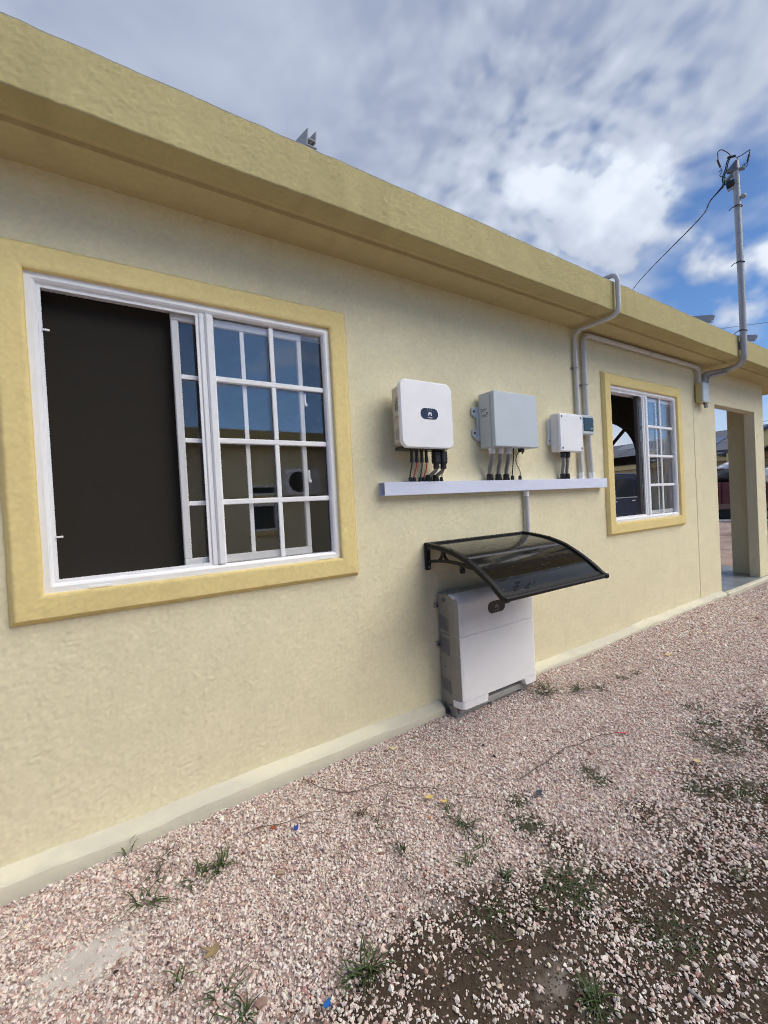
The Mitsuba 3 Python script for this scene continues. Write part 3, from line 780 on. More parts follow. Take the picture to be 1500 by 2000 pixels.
for xt, xb in ((2.880, 2.898), (2.930, 2.949)):
    add(MB + '__gland', gland(xt, -0.056, mz0 + 0.0015, 0.020, 0.042, False), 'black_plastic', smooth=40)
    add(MB + '__conduit_hose', tube(drop((xt, -0.056, mz0 - 0.035), (xb - 0.002, yg, CH_TOP + 0.03), pull=0.55), 0.012, 12), 'grey_hose', smooth=True)

# ---------------------------------------------------------------- the small breaker box
BB = thing('breaker_box', 'small grey breaker box with dark window, half hidden behind white junction box', 'electrical box')
add(BB + '__body', bx(3.135, 3.292, -0.060, 0.0, 1.750, 1.900, 0.006), 'box_grey')
add(BB + '__window', bx(3.150, 3.281, -0.066, -0.058, 1.775, 1.880, 0.004), 'lcd_dark')
add(BB + '__window__label', bx(3.235, 3.27, -0.0668, -0.0655, 1.79, 1.80), 'logo_grey')
add(BB + '__printed_marks', bx(3.235, 3.275, -0.0606, -0.0595, 1.887, 1.891), 'print_dark')

# ---------------------------------------------------------------- conduits
def clip(parent, p, r, axis='z'):
    x, y, z = p
    a = np.linspace(0, 2 * np.pi, 17)
    if axis == 'z':
        ring = [(x + (r + 0.002) * math.cos(t), y + (r + 0.002) * math.sin(t), z) for t in a]
        foot = bx(x - r - 0.022, x - r + 0.002, -0.004, 0.0, z - 0.008, z + 0.008, 0.001)
        bolt = cyl((x - r - 0.013, -0.012, z), (x - r - 0.013, -0.002, z), 0.006, 8)
    else:
        ring = [(x, y + (r + 0.002) * math.cos(t), z + (r + 0.002) * math.sin(t)) for t in a]
        foot = bx(x - 0.008, x + 0.008, -0.004, 0.0, z + r - 0.002, z + r + 0.022, 0.001)
        bolt = cyl((x, -0.012, z + r + 0.013), (x, -0.002, z + r + 0.013), 0.006, 8)
    k = add(parent + '__clip', [tube(ring, 0.0035, 6, cap=False), foot], 'mast_metal')
    add(k + '__bolt', bolt, 'screw_dark')


CA = thing('roof_conduit', 'grey conduit climbing the wall, crossing the soffit and up over the fascia', 'conduit')
rA = 0.0165
add(CA + '__pipe', tube(fillet([(3.155, -0.020, CH_TOP), (3.148, -0.020, 1.9), (3.142, -0.020, 2.553), (3.135, -0.375, 2.545), (3.135, -0.375, 2.835), (3.135, -0.26, 2.842)], 0.075, 8), rA, 14), 'conduit_grey', smooth=40)
add(CA + '__socket', cyl((3.155, -0.020, CH_TOP + 0.0005), (3.1545, -0.020, CH_TOP + 0.05), rA + 0.003, 14), 'white_plastic', smooth=40)
clip(CA, (3.143, -0.020, 2.27), rA)
CB = thing('wall_conduit', 'grey conduit turning along the wall under the soffit to the pier box', 'conduit')
rB = 0.0195
add(CB + '__pipe', tube(fillet([(3.290, -0.024, CH_TOP), (3.268, -0.024, 1.745)], 0.05) , rB, 14), 'conduit_grey', smooth=40)
add(CB + '__pipe', tube(fillet([(3.260, -0.024, 1.905), (3.255, -0.024, 2.553), (5.318, -0.040, 2.552), (5.318, -0.042, 2.385)], 0.085, 8), rB, 14), 'conduit_grey', smooth=40)
add(CB + '__socket', cyl((3.290, -0.024, CH_TOP + 0.0005), (3.288, -0.024, CH_TOP + 0.05), rB + 0.003, 14), 'white_plastic', smooth=40)
clip(CB, (3.256, -0.024, 2.15), rB)
clip(CB, (4.30, -0.032, 2.552), rB, 'x')
CD = thing('battery_conduit', 'short grey conduit dropping from the channel behind the awning to the battery', 'conduit')
add(CD + '__pipe', tube(fillet([(2.482, -0.022, cz0), (2.480, -0.022, 0.58), (2.31, -0.030, 0.575)], 0.06, 8), 0.0165, 14), 'conduit_grey', smooth=40)
add(CD + '__socket', cyl((2.482, -0.022, cz0 - 0.0005), (2.482, -0.022, cz0 - 0.04), 0.0195, 14), 'white_plastic', smooth=40)

# ---------------------------------------------------------------- the awning
AW = thing('awning', 'curved smoked plastic awning in a black frame over the battery', 'awning')
arc = np.array([(-0.022, 1.034), (-0.10, 1.026), (-0.162, 1.017), (-0.284, 0.988), (-0.373, 0.950), (-0.456, 0.900), (-0.515, 0.859), (-0.562, 0.820), (-0.590, 0.799)])
arc = spline(arc, 28)


def arc_strip(x0, x1, dz0, dz1, a=0, b=None):
    """A strip of the awning's curve from x0 to x1, between the offsets dz0 and dz1 along the curve's normal."""
    c = arc[a:b]
    t = np.gradient(c, axis=0); t /= np.linalg.norm(t, axis=1, keepdims=True)
    n = np.stack([t[:, 1], -t[:, 0]], 1)
    n *= np.sign(n[:, 1:2])
    lo, hi = c + n * dz0, c + n * dz1
    poly = np.vstack([hi, lo[::-1]])
    return prism_yz(Polygon([tuple(p) for p in poly]), x0, x1)


aL, aR = 1.566, 2.445
add(AW + '__sheet', arc_strip(aL + 0.018, aR - 0.018, -0.0015, 0.0015), 'smoked_sheet', smooth=20)
for x in (aL, aR - 0.026):
    k = add(AW + '__arm', [arc_strip(x, x + 0.026, 0.002, 0.012), arc_strip(x + 0.004, x + 0.022, -0.016, -0.002)], 'black_metal', smooth=25)
    for q_ in (9, 14, 19, 24):
        y, z = arc[q_]
        add(k + '__rivet', trimesh.creation.icosphere(1, 0.006).apply_translation((x + 0.013, y, z + 0.014)), 'black_plastic')
for x in (aL + 0.002, aR - 0.028):
    plate = LineString([(-0.012, 1.022), (-0.012, 0.908)]).buffer(0.022, quad_segs=6)
    k = add(AW + '__bracket', [bx(x - 0.004, x + 0.034, -0.020, 0.0, 0.884, 1.047, 0.006)], 'black_metal')
    xm = x + 0.013
    br = LineString(spline([(-0.018, 0.934), (-0.10, 0.944), (-0.17, 0.948), (-0.26, 0.945), (-0.32, 0.937), (-0.385, 0.928)], 20)).buffer(0.0085)
    horn1 = LineString(spline([(-0.09, 0.944), (-0.125, 0.955), (-0.143, 0.978), (-0.150, 1.008)], 12)).buffer(0.006)
    horn2 = LineString(spline([(-0.215, 0.948), (-0.180, 0.957), (-0.162, 0.978), (-0.154, 1.008)], 12)).buffer(0.006)
    hook = Point(-0.303, 0.908).buffer(0.016).difference(Point(-0.303, 0.908).buffer(0.008)).union(sbox(-0.310, 0.918, -0.290, 0.940))
    shape = unary_union([br, horn1, horn2, hook])
    add(k + '__brace', prism_yz(shape, xm - 0.007, xm + 0.007), 'black_metal')
    for zz in (1.012, 0.902):
        add(k + '__bolt', cyl((xm + 0.001, -0.0255, zz), (xm + 0.001, -0.019, zz), 0.0085, 10), 'screw_dark', smooth=40)
add(AW + '__rear_rail', bx(aL + 0.027, aR - 0.027, -0.030, -0.001, 1.024, 1.046, 0.003), 'black_metal')
add(AW + '__front_rail', [tube([(aL - 0.006, -0.594, 0.799), (aR + 0.006, -0.594, 0.799)], 0.0125, 10), arc_strip(aL + 0.03, aR - 0.03, 0.0016, 0.005, -3)], 'black_metal', smooth=40)
for x in (aL + 0.012, aR - 0.012):
    add(AW + '__end_cap', hull(np.vstack([bx(x - 0.018, x + 0.018, -0.610, -0.578, 0.785, 0.813, 0.006).vertices])), 'black_metal')
spots = []
for i in range(46):
    x, q_ = rng.uniform(aL + 0.05, aR - 0.05), int(np.clip(rng.normal(18, 5), 4, 25))
    y, z = arc[q_]
    s = rng.uniform(0.0012, 0.0034)
    m = trimesh.creation.icosphere(0, s); m.vertices *= (1.2, 1, 0.4); m.apply_translation((x, y, z + 0.0018)); spots.append(m)
labels[add(AW + '__dirt_specks', spots, 'logo_grey')] = {'kind': 'stuff'}
drips = []
for i in range(5):
    x = aL + 0.07 + i * 0.04; q_ = 25 - (i % 3)
    drips.append(tube([(x + d_ * 0.03 + 0.0, arc[q_][0] + 0.012 * math.sin(d_ * 3 + i), arc[q_][1] + 0.0022 - 0.010 * math.sin(d_ * 3 + i)) for d_ in np.linspace(0, 2.0, 12)], 0.0022, 6))
labels[add(AW + '__silicone_smear', drips, 'black_plastic')] = {'kind': 'stuff'}

# ---------------------------------------------------------------- the battery
BT = thing('battery', 'white floor standing home battery with vented grey sides under the awning', 'battery')
b0, b1 = 1.640, 2.316
zt, zs, zm_, zb = 0.742, 0.504, 0.130, 0.088


def bat_front(z0, z1, top_round=0.0):
    """A front cover: rounded upright edges, and where top_round is set, rolling back at its top."""
    plan = [(b0, -0.108), (b0 + 0.004, -0.150), (b0 + 0.014, -0.172), (b0 + 0.034, -0.182), (b1 - 0.034, -0.182), (b1 - 0.014, -0.172), (b1 - 0.004, -0.150), (b1, -0.108)]
    rows, zz = [], [z0, z1]
    if top_round:
        zz = [z0] + [z1 - top_round + top_round * math.sin(a) for a in np.linspace(0, math.pi / 2, 8)]
    V = []
    for i, z in enumerate(zz):
        kk = 0 if not top_round or i == 0 else top_round * (1 - math.cos((i - 1) / 7 * math.pi / 2))
        for x, y in plan:
            V.append((x, min(y + kk, -0.108 + 0.0), z))
    n = len(plan)
    F = []
    for i in range(len(zz) - 1):
        for j in range(n - 1):
            a = i * n + j
            F += [[a, a + 1, a + 1 + n], [a, a + 1 + n, a + n]]
        a, b = i * n, i * n + n - 1
        F += [[b, a, a + n], [b, a + n, b + n]]
    F += [[0, j + 1, j] for j in range(1, n - 1)]
    e = (len(zz) - 1) * n
    F += [[e, e + j, e + j + 1] for j in range(1, n - 1)]
    m = trimesh.Trimesh(np.array(V), np.array(F), process=False)
    m.fix_normals()
    return m


def split_sides(m):
    """The narrow upright flank of a cover (facing along x) is a silver strip of its own."""
    fn = m.face_normals
    flank = (np.abs(fn[:, 0]) > 0.86)
    a = trimesh.Trimesh(m.vertices, m.faces[~flank], process=False); a.remove_unreferenced_vertices()
    b = trimesh.Trimesh(m.vertices, m.faces[flank], process=False); b.remove_unreferenced_vertices()
    return a, b


for z0, z1, tr, nm in ((zs + 0.0015, zt, 0.058, 'upper_cover'), (zm_ + 0.0015, zs - 0.0015, 0, 'lower_cover')):
    f_, s_ = split_sides(bat_front(z0, z1, tr))
    add(f'{BT}__{nm}', f_, 'white_plastic', smooth=40)
    for part in s_.split(only_watertight=False):
        add(f'{BT}__{nm}__flank', part, 'silver_panel')
skirt = bat_front(zb, zm_ - 0.0015)
cut = prism_xz(Polygon([(1.838, zb - 0.02), (1.800 + 0.045, zb), (1.855, zm_ + 0.003), (2.176, zm_ + 0.003), (2.206, zb - 0.02)]), -0.05, -0.3)
try:
    sk = trimesh.boolean.difference([skirt, cut], engine='manifold')
except Exception:
    sk = skirt
add(BT + '__skirt', sk, 'white_plastic', smooth=40)
for z0, z1 in ((zs + 0.001, zt - 0.002), (zm_ - 0.04, zs - 0.001)):
    add(BT + '__side_case', bx(b0 + 0.001, b1 - 0.001, -0.1075, -0.008, z0, z1, 0.003), 'silver_panel')
add(BT + '__top_gasket', bx(b0 + 0.02, b1 - 0.02, -0.1060, -0.02, zt - 0.0015, zt + 0.0015), 'base_steel')
add(BT + '__base', [bx(b0 + 0.012, b1 - 0.012, -0.120, -0.062, -0.06, 0.055, 0.003), bx(b0 + 0.02, b1 - 0.02, -0.150, -0.01, 0.055, 0.0885, 0.003)], 'base_steel')
for x in (1.93, 2.20):
    add(BT + '__base_foot', bx(x - 0.012, x + 0.012, -0.140, -0.1205, -0.05, 0.054, 0.002), 'base_steel')
add(BT + '__base_foot', bx(b0 + 0.0, b0 + 0.0115, -0.135, -0.066, 0.060, 0.086, 0.002), 'silver_panel')
vents = []
for (y0, y1, z0, z1) in ((-0.100, -0.016, 0.515, 0.615), (-0.100, -0.016, 0.375, 0.492), (-0.100, -0.016, 0.152, 0.245)):
    region = Polygon([(y0, z0), (y1, z0 + 0.022), (y1, z1 + 0.004), (y0, z1 - 0.018)])
    for kk in np.arange(-0.12, 0.25, 0.0125):
        l = LineString([(y0, z0 + kk), (y1, z0 + kk + (y1 - y0) * 0.75)]).buffer(0.0024, cap_style=2).intersection(region)
        for g_ in getattr(l, 'geoms', [l]):
            if g_.area > 2e-6 and g_.geom_type == 'Polygon':
                vents.append(prism_yz(g_, b0 - 0.0004, b0 + 0.003))
vk = add(BT + '__vent_slots', vents, 'screw_dark')
labels[vk] = {'kind': 'stuff'}
add(BT + '__side_knob', cyl((b0 - 0.004, -0.066, 0.706), (b0 + 0.004, -0.066, 0.706), 0.013, 16), 'screw_dark', smooth=40)
add(BT + '__side_knob', cyl((b0 - 0.003, -0.055, 0.310), (b0 + 0.004, -0.055, 0.310), 0.004, 10), 'black_plastic')
for zz in (0.665, 0.432):
    add(BT + '__wall_tab', bx(b0 - 0.022, b0 + 0.004, -0.018, -0.0, zz - 0.014, zz + 0.014, 0.002), 'silver_panel')
    add(BT + '__wall_tab__bolt', cyl((b0 - 0.012, -0.024, zz), (b0 - 0.012, -0.017, zz), 0.006, 8), 'black_plastic')
qx, qz, qy = 1.957, 0.633, -0.182
add(BT + '__badge', prism_xz(rrect(qx - 0.074, qx + 0.074, qz - 0.036, qz + 0.036, 0.0355, 10), qy + 0.0005, qy - 0.0015), 'black_gloss')
add(BT + '__badge__logo', petals(qx, qz - 0.0, qy - 0.0015, 0.017), 'logo_grey')
add(BT + '__badge__lettering', word('HUAWEI', 0.006, qx, qz - 0.021, qy - 0.0015), 'logo_grey')

# ---------------------------------------------------------------- pier junction box and service mast
JB = thing('pier_box', 'small grey junction box with loose wires at the porch pier', 'electrical box')
jx0, jx1, jz0, jz1 = 5.285, 5.425, 2.185, 2.385
add(JB + '__body', bx(jx0, jx1, -0.070, -0.015, jz0, jz1, 0.004), 'soffit_paint')
add(JB + '__lid', bx(jx0 - 0.003, jx1 + 0.003, -0.088, -0.0705, jz0 - 0.003, jz1 + 0.003, 0.004), 'box_grey')
for i in range(4):
    a = rng.uniform(0, 6.28)
    x = 5.37 + 0.02 * i
    add(JB + '__wire', tube(spline([(x, -0.05, jz0), (x + 0.015 * math.cos(a), -0.05, jz0 - 0.02), (x + 0.04 * math.cos(a), -0.06, jz0 - 0.05), (x + 0.035 * math.cos(a + 1), -0.055, jz0 - 0.03)], 10), 0.004, 6), ('grey_hose', 'black_cable', 'brown_wire')[i % 3], smooth=True)

MS = thing('service_mast', 'tall grey metal service mast rising past the roof edge by the porch', 'service mast')
mxp, myp = 5.462, -0.384
add(MS + '__pole', tube(fillet([(mxp + 0.004, myp + 0.010, 4.425), (mxp, myp, 3.4), (mxp, myp, 2.515), (5.56, -0.20, 2.505), (5.500, -0.075, 2.500), (5.43, -0.050, 2.49), (5.400, -0.048, 2.386)], 0.10, 8), 0.0285, 16), 'mast_metal', smooth=40)
add(MS + '__bypass_pipe', tube(fillet([(5.53, -0.22, 2.475), (5.475, -0.06, 2.465), (5.455, -0.045, 2.14)], 0.05, 8), 0.018, 12), 'mast_metal', smooth=40)
add(MS + '__strut', bx(mxp - 0.02, mxp + 0.02, myp + 0.028, -0.345, 2.66, 2.74, 0.002), 'screw_dark')
for zz in (4.075, 3.52, 2.84):
    ring = [(mxp + 0.032 * math.cos(t), myp + 0.032 * math.sin(t), zz + 0.008 * math.sin(t * 1.0)) for t in np.linspace(0, 2 * np.pi, 17)]
    add(MS + '__tie_wire', [tube(ring, 0.005, 6, cap=False), tube([(mxp - 0.03, myp + 0.0, zz), (mxp - 0.05, myp + 0.04, zz - 0.012), (mxp - 0.055, myp + 0.06, zz - 0.03)], 0.004, 6)], 'black_cable')
add(MS + '__knob', trimesh.creation.icosphere(2, 0.024).apply_translation((5.474, -0.425, 4.155)), 'mast_metal', smooth=True)
ins = trimesh.util.concatenate([cyl((5.452, -0.36, 4.325), (5.440, -0.300, 4.315), 0.034, 14), cyl((5.45, -0.345, 4.325), (5.448, -0.335, 4.32), 0.042, 14)])
add(MS + '__insulator', ins, 'black_plastic', smooth=40)
add(MS + '__insulator_bracket', [tube([(5.46, -0.36, 4.26), (5.452, -0.335, 4.272), (5.447, -0.31, 4.262)], 0.010, 8), bx(5.44, 5.48, -0.40, -0.345, 4.285, 4.30, 0.002)], 'mast_metal')
head = hull(np.vstack([trimesh.creation.icosphere(1, 0.036).apply_translation((5.466, -0.372, 4.44)).vertices, trimesh.creation.icosphere(1, 0.020).apply_translation((5.474, -0.378, 4.520)).vertices,
                       trimesh.creation.icosphere(1, 0.022).apply_translation((5.452, -0.322, 4.455)).vertices]))
add(MS + '__weather_head', head, 'screw_dark', smooth=40)
add(MS + '__clamp', [hull(np.vstack([trimesh.creation.icosphere(1, 0.017).apply_translation(p).vertices for p in ((5.458, -0.345, 4.405), (5.447, -0.305, 4.375))])),
                     hull(np.vstack([trimesh.creation.icosphere(1, 0.016).apply_translation(p).vertices for p in ((5.476, -0.40, 4.435), (5.483, -0.425, 4.432))])),
                     cyl((5.487, -0.442, 4.415), (5.481, -0.415, 4.418), 0.008, 8)], 'grey_hose', smooth=40)
loopL = [(5.458, -0.339, 4.604), (5.45, -0.315, 4.652), (5.443, -0.29, 4.685), (5.437, -0.27, 4.703), (5.431, -0.251, 4.7), (5.429, -0.244, 4.67), (5.428, -0.241, 4.616)]
Rr = [(5.469, -0.376, 4.569), (5.474, -0.394, 4.559), (5.486, -0.434, 4.565), (5.501, -0.483, 4.580)]
add(MS + '__lead', tube(spline(loopL, 24), 0.0042, 7), 'black_cable', smooth=True)
add(MS + '__lead', tube(list(spline(Rr, 10)) + [(5.5005, -0.479, 4.563), (5.499, -0.475, 4.535)], 0.0042, 7), 'black_cable', smooth=True)
add(MS + '__splice', tube([(5.428, -0.242, 4.618), (5.4305, -0.251, 4.577), (5.433, -0.260, 4.537)], 0.010, 8), 'brown_wire', smooth=40)
add(MS + '__splice', tube([(5.499, -0.475, 4.537), (5.497, -0.468, 4.508), (5.495, -0.462, 4.479)], 0.010, 8), 'brown_wire', smooth=40)
add(MS + '__splice', tube([(5.450, -0.316, 4.597), (5.458, -0.339, 4.590), (5.470, -0.378, 4.580)], 0.011, 8), 'black_cable', smooth=40)
for pts in ([(5.434, -0.262, 4.529), (5.435, -0.265, 4.503), (5.429, -0.245, 4.493)], [(5.435, -0.265, 4.503), (5.437, -0.273, 4.492), (5.432, -0.255, 4.461), (5.433, -0.257, 4.444), (5.437, -0.272, 4.432), (5.445, -0.297, 4.403)],
            [(5.495, -0.462, 4.475), (5.489, -0.443, 4.456), (5.484, -0.425, 4.44), (5.479, -0.41, 4.428)], [(5.494, -0.461, 4.466), (5.493, -0.457, 4.438), (5.487, -0.435, 4.434), (5.484, -0.426, 4.46), (5.491, -0.448, 4.46)],
            [(5.473, -0.388, 4.552), (5.472, -0.385, 4.53), (5.465, -0.362, 4.523)], [(5.448, -0.307, 4.374), (5.443, -0.291, 4.369), (5.438, -0.275, 4.357), (5.442, -0.288, 4.343), (5.447, -0.305, 4.335)]):
    add(MS + '__lead', tube(spline(pts, 12), 0.0036, 6), 'brown_wire', smooth=True)

SD = thing('service_cable', 'dark twisted service cable sagging from the mast head down behind the roof', 'cable')
d1 = [(5.454, -0.326, 4.584), (5.448, -0.307, 4.541), (5.444, -0.294, 4.48), (5.439, -0.277, 4.438), (5.438, -0.273, 4.388), (5.438, -0.275, 4.353), (5.433, -0.258, 4.324)]
A0 = np.array([5.433, -0.258, 4.318])


def ray_at(dx, dy, dz, t):
    return CAM + np.array([dx, dy, dz]) * t


far_pts = [A0] + [np.array(p) for p in ((5.475, -0.165, 4.288), (5.87, 0.020, 4.42), (6.85, 0.665, 4.74), (8.25, 1.70, 5.17), (10.0, 2.87, 5.72), (16.0, 6.5, 7.1))]
fp = spline(far_pts, 120)
fp[:, 0] += 0
ph = np.arange(len(fp)) * 0.55
tw = np.stack([np.cos(ph) * 0.004, -np.sin(ph) * 0.006, np.sin(ph) * 0.006], 1)
add(SD + '__strand', tube(np.vstack([spline(d1, 20), (fp + tw)[2:]]), 0.0055, 6), 'black_cable', smooth=True)
d2 = [(x + 0.002, y - 0.012, z - 0.004) for x, y, z in d1]
add(SD + '__strand', tube(np.vstack([spline(d2, 20), (fp - tw)[2:]]), 0.0055, 6), 'black_cable', smooth=True)

# solar rails poking out over the roof edge
def rail(x, y_end, z_end, label, L=1.6, slope=0.31, w=0.05, h=0.060):
    R = thing('roof_rail', label, 'rail', 'aluminium rails on the roof')
    prof_r = Polygon([(-w / 2, -h / 2), (w / 2, -h / 2), (w / 2, -h / 2 + 0.004), (-w / 2 + 0.005, -h / 2 + 0.004), (-w / 2 + 0.005, h / 2), (-w / 2, h / 2)])
    other = Polygon([(w / 2 - 0.012, -h * 0.22), (w / 2 - 0.007, -h * 0.22), (w / 2 - 0.007, h / 2), (w / 2 - 0.012, h / 2)])
    web = Polygon([(-w / 2, -h * 0.12), (w / 2 - 0.008, -h * 0.12), (w / 2 - 0.008, -h * 0.04), (-w / 2, -h * 0.04)])
    m = trimesh.util.concatenate([prism_xz(g, 0, L) for g in (prof_r, other, web)])
    m.apply_transform(trimesh.transformations.rotation_matrix(math.atan(slope), (1, 0, 0)))
    m.apply_translation((x, y_end, z_end))
    add(R + '__extrusion', m, 'alu')
    add(R + '__foot', bx(x - 0.02, x + 0.02, y_end + 0.55, y_end + 0.62, 2.80, z_end + 0.12), 'alu')


rail(0.845, -0.285, 2.893, 'aluminium mounting rail poking over the roof edge above the large window')
rail(4.87, -0.34, 2.862, 'aluminium rail end on the roof edge just left of the service mast')
rail(5.985, -0.34, 2.868, 'aluminium rail end on the roof edge just right of the service mast')

# ---------------------------------------------------------------- gravel
MATS = [(1.400, -0.767, 0.050, 60, 'small creeping mat of fine grass behind the round one'), (1.317, -0.879, 0.060, 90, 'round creeping grass mat in the middle of the gravel'),
        (1.221, -1.138, 0.085, 240, 'largest creeping grass mat in the sparse gravel'), (1.284, -1.400, 0.085, 110, 'long ragged grass mat toward the lower right'),
        (2.793, -0.863, 0.075, 70, 'farthest grass mat on the right side of the gravel'), (2.665, -1.005, 0.065, 60, 'second farthest grass mat on the right'),
        (2.471, -1.012, 0.07, 50, 'thin grass mat left of the right edge group'), (2.434, -1.112, 0.09, 70, 'wide thin grass mat at the front of the right edge group'),
        (2.543, -1.159, 0.085, 60, 'grass mat at the middle of the right edge group'), (2.755, -1.178, 0.09, 60, 'grass mat at the right edge behind the others'),
        (2.130, -1.288, 0.085, 80, 'dark grass mat on bare soil at the right edge'), (2.247, -1.338, 0.09, 70, 'grass mat on bare soil cut by the right edge'),
        (2.038, -1.176, 0.05, 40, 'small grass sprig patch in front of the dark right mat'), (1.781, -0.891, 0.055, 60, 'leafy green creeper lying across the gravel'),
        (1.805, -0.830, 0.045, 40, 'tip of green creeper behind the leafy one'), (0.93, -1.06, 0.07, 40, 'sparse green sprouts in the bare soil')]
def stone_variants(n=14):
    out = []
    r = np.random.default_rng(3)
    for _ in range(n):
        t_ = np.arange(8) + 0.5; th = np.arccos(1 - 2 * t_ / 8); ph_ = t_ * 2.39996
        p = np.stack([np.sin(th) * np.cos(ph_), np.sin(th) * np.sin(ph_), np.cos(th)], 1) + r.normal(0, 0.15, (8, 3))
        h_ = trimesh.Trimesh(p, process=False).convex_hull
        out.append((np.array(h_.vertices), np.array(h_.faces)))
    return out


VAR = stone_variants()
PAL = np.array([(0.70, 0.61, 0.575), (0.65, 0.54, 0.50), (0.74, 0.68, 0.645), (0.52, 0.37, 0.33), (0.44, 0.28, 0.25), (0.56, 0.50, 0.47), (0.38, 0.33, 0.31), (0.64, 0.52, 0.47), (0.30, 0.16, 0.13), (0.60, 0.53, 0.42)])
PW = np.array([0.24, 0.19, 0.18, 0.10, 0.07, 0.08, 0.04, 0.07, 0.01, 0.02]); PW = PW / PW.sum()


def scatter(n, pos, size, flat=0.62):
    V, F, C = [], [], []
    at = 0
    which = rng.integers(0, len(VAR), n)
    ang = rng.uniform(0, 2 * np.pi, n)
    tilt = rng.normal(0, 0.24, (n, 2))
    sx, sy, sz = size * rng.uniform(0.85, 1.35, n), size * rng.uniform(0.7, 1.05, n), size * flat * rng.uniform(0.8, 1.2, n)
    col = PAL[rng.choice(len(PAL), n, p=PW)] * np.array([1.12, 1.125, 1.095]) * rng.uniform(0.88, 1.10, (n, 1)) * (1 + rng.normal(0, 0.025, (n, 3)))
    for k, (v, f) in enumerate(VAR):
        sel = np.nonzero(which == k)[0]
        if not len(sel): continue
        P_ = v[None] * np.stack([sx, sy, sz], 1)[sel][:, None]
        ca, sa = np.cos(ang[sel])[:, None], np.sin(ang[sel])[:, None]
        x, y, z = P_[..., 0] * ca - P_[..., 1] * sa, P_[..., 0] * sa + P_[..., 1] * ca, P_[..., 2]
        z = z + x * tilt[sel, :1] + y * tilt[sel, 1:]
        Q = np.stack([x, y, z], -1) + pos[sel][:, None]
        V.append(Q.reshape(-1, 3)); F.append((f[None] + (np.arange(len(sel)) * len(v))[:, None, None]).reshape(-1, 3) + at)
        C.append(np.repeat(col[sel], len(v), 0)); at += len(sel) * len(v)
    return trimesh.Trimesh(np.vstack(V), np.vstack(F), process=False), np.clip(np.vstack(C), 0.02, 0.85)


def in_yard(x, y):
    ok = (y < -0.056) & (y > -2.25 + 0.25 * x) & ~((x > 1.63) & (x < 2.33) & (y > -0.125))
    return ok & ~((x > 5.7) & (y > -0.085))


N = 560000
gx, gy = rng.uniform(-0.75, 8.6, N), rng.uniform(-2.1, -0.05, N)
ok = in_yard(gx, gy)
gx, gy = gx[ok], gy[ok]
bare = bare_np(gx, gy) * 0.86
conc = np.exp(-(((gx + 0.10) / 0.13) ** 2 + ((gy + 0.43) / 0.09) ** 2)) + np.exp(-(((gx - 0.93) / 0.07) ** 2 + ((gy + 1.30) / 0.05) ** 2))
clump = meshkit.fbm(np.stack([gx * 24, gy * 24, gx * 0], -1), 3, 33)
dens = np.clip(1.0 - 0.9 * np.clip(bare * 1.2, 0, 1) ** 0.8, 0.0, 1) * np.where(bare > 0.25, 0.35 + 1.3 * clump, 1.0)
dens = np.clip(dens, 0.05, 1) * np.clip(1 - 0.80 * conc, 0.05, 1)
for x_, y_, r_, _n, _l in MATS:
    dens *= 1 - 0.6 * np.exp(-((gx - x_) ** 2 + (gy - y_) ** 2) / (0.9 * r_) ** 2)
margin = np.minimum(gy + 0.52 + 0.715 * (gx + 0.29), gy + 1.62 - 0.268 * (gx - 1.245))
dens *= np.where(gx > 4.0, 0.34, np.where(gx > 2.6, 0.6, 1.0)) * np.where(margin < -0.25, 0.12, 1.0)
keep = rng.uniform(size=len(gx)) < dens
gx, gy, bare = gx[keep], gy[keep], bare[keep]
size = np.clip(np.exp(rng.normal(math.log(0.0038), 0.38, len(gx))), 0.002, 0.011) * np.where(gx > 4.0, 1.6, np.where(gx > 2.6, 1.2, 1.0))
print('stones', len(gx))
lift = rng.uniform(-0.3, 1.0, len(gx)) * 0.006 * (1 - 0.7 * bare) + 0.001
gm, gc = scatter(len(gx), np.stack([gx, gy, gz(gx, gy) + lift], 1), size)
# soil crumbs and grit among the stones where the gravel thins out
bxr, byr = rng.uniform(-0.3, 3.2, 52000), rng.uniform(-1.95, -0.75, 52000)
bb = bare_np(bxr, byr)
mg = np.minimum(byr + 0.52 + 0.715 * (bxr + 0.29), byr + 1.62 - 0.268 * (bxr - 1.245))
kk = (bb > 0.15) & (mg > -0.2) & (rng.uniform(size=52000) < 0.7)
bxr, byr = bxr[kk], byr[kk]
PAL_OLD, PW_OLD = PAL, PW
PAL, PW = np.array([(0.085, 0.062, 0.045), (0.12, 0.09, 0.065), (0.06, 0.045, 0.034), (0.22, 0.17, 0.14), (0.48, 0.41, 0.37)]), np.array([0.36, 0.28, 0.16, 0.12, 0.08])
crumbs, ccol = scatter(len(bxr), np.stack([bxr, byr, gz_rough(bxr, byr) + 0.0005], 1), np.clip(np.exp(rng.normal(math.log(0.0022), 0.45, len(bxr))), 0.001, 0.006), 0.7)
add('soil_crumbs', crumbs, 'vertex_matte', color=ccol)
tag('soil_crumbs', 'dark soil crumbs and grit between the thinning stones', kind='stuff')
PAL, PW = PAL_OLD, PW_OLD
add('gravel', gm, 'vertex_matte', color=gc)
tag('gravel', 'loose pink and cream gravel spread along the foot of the wall', kind='stuff')

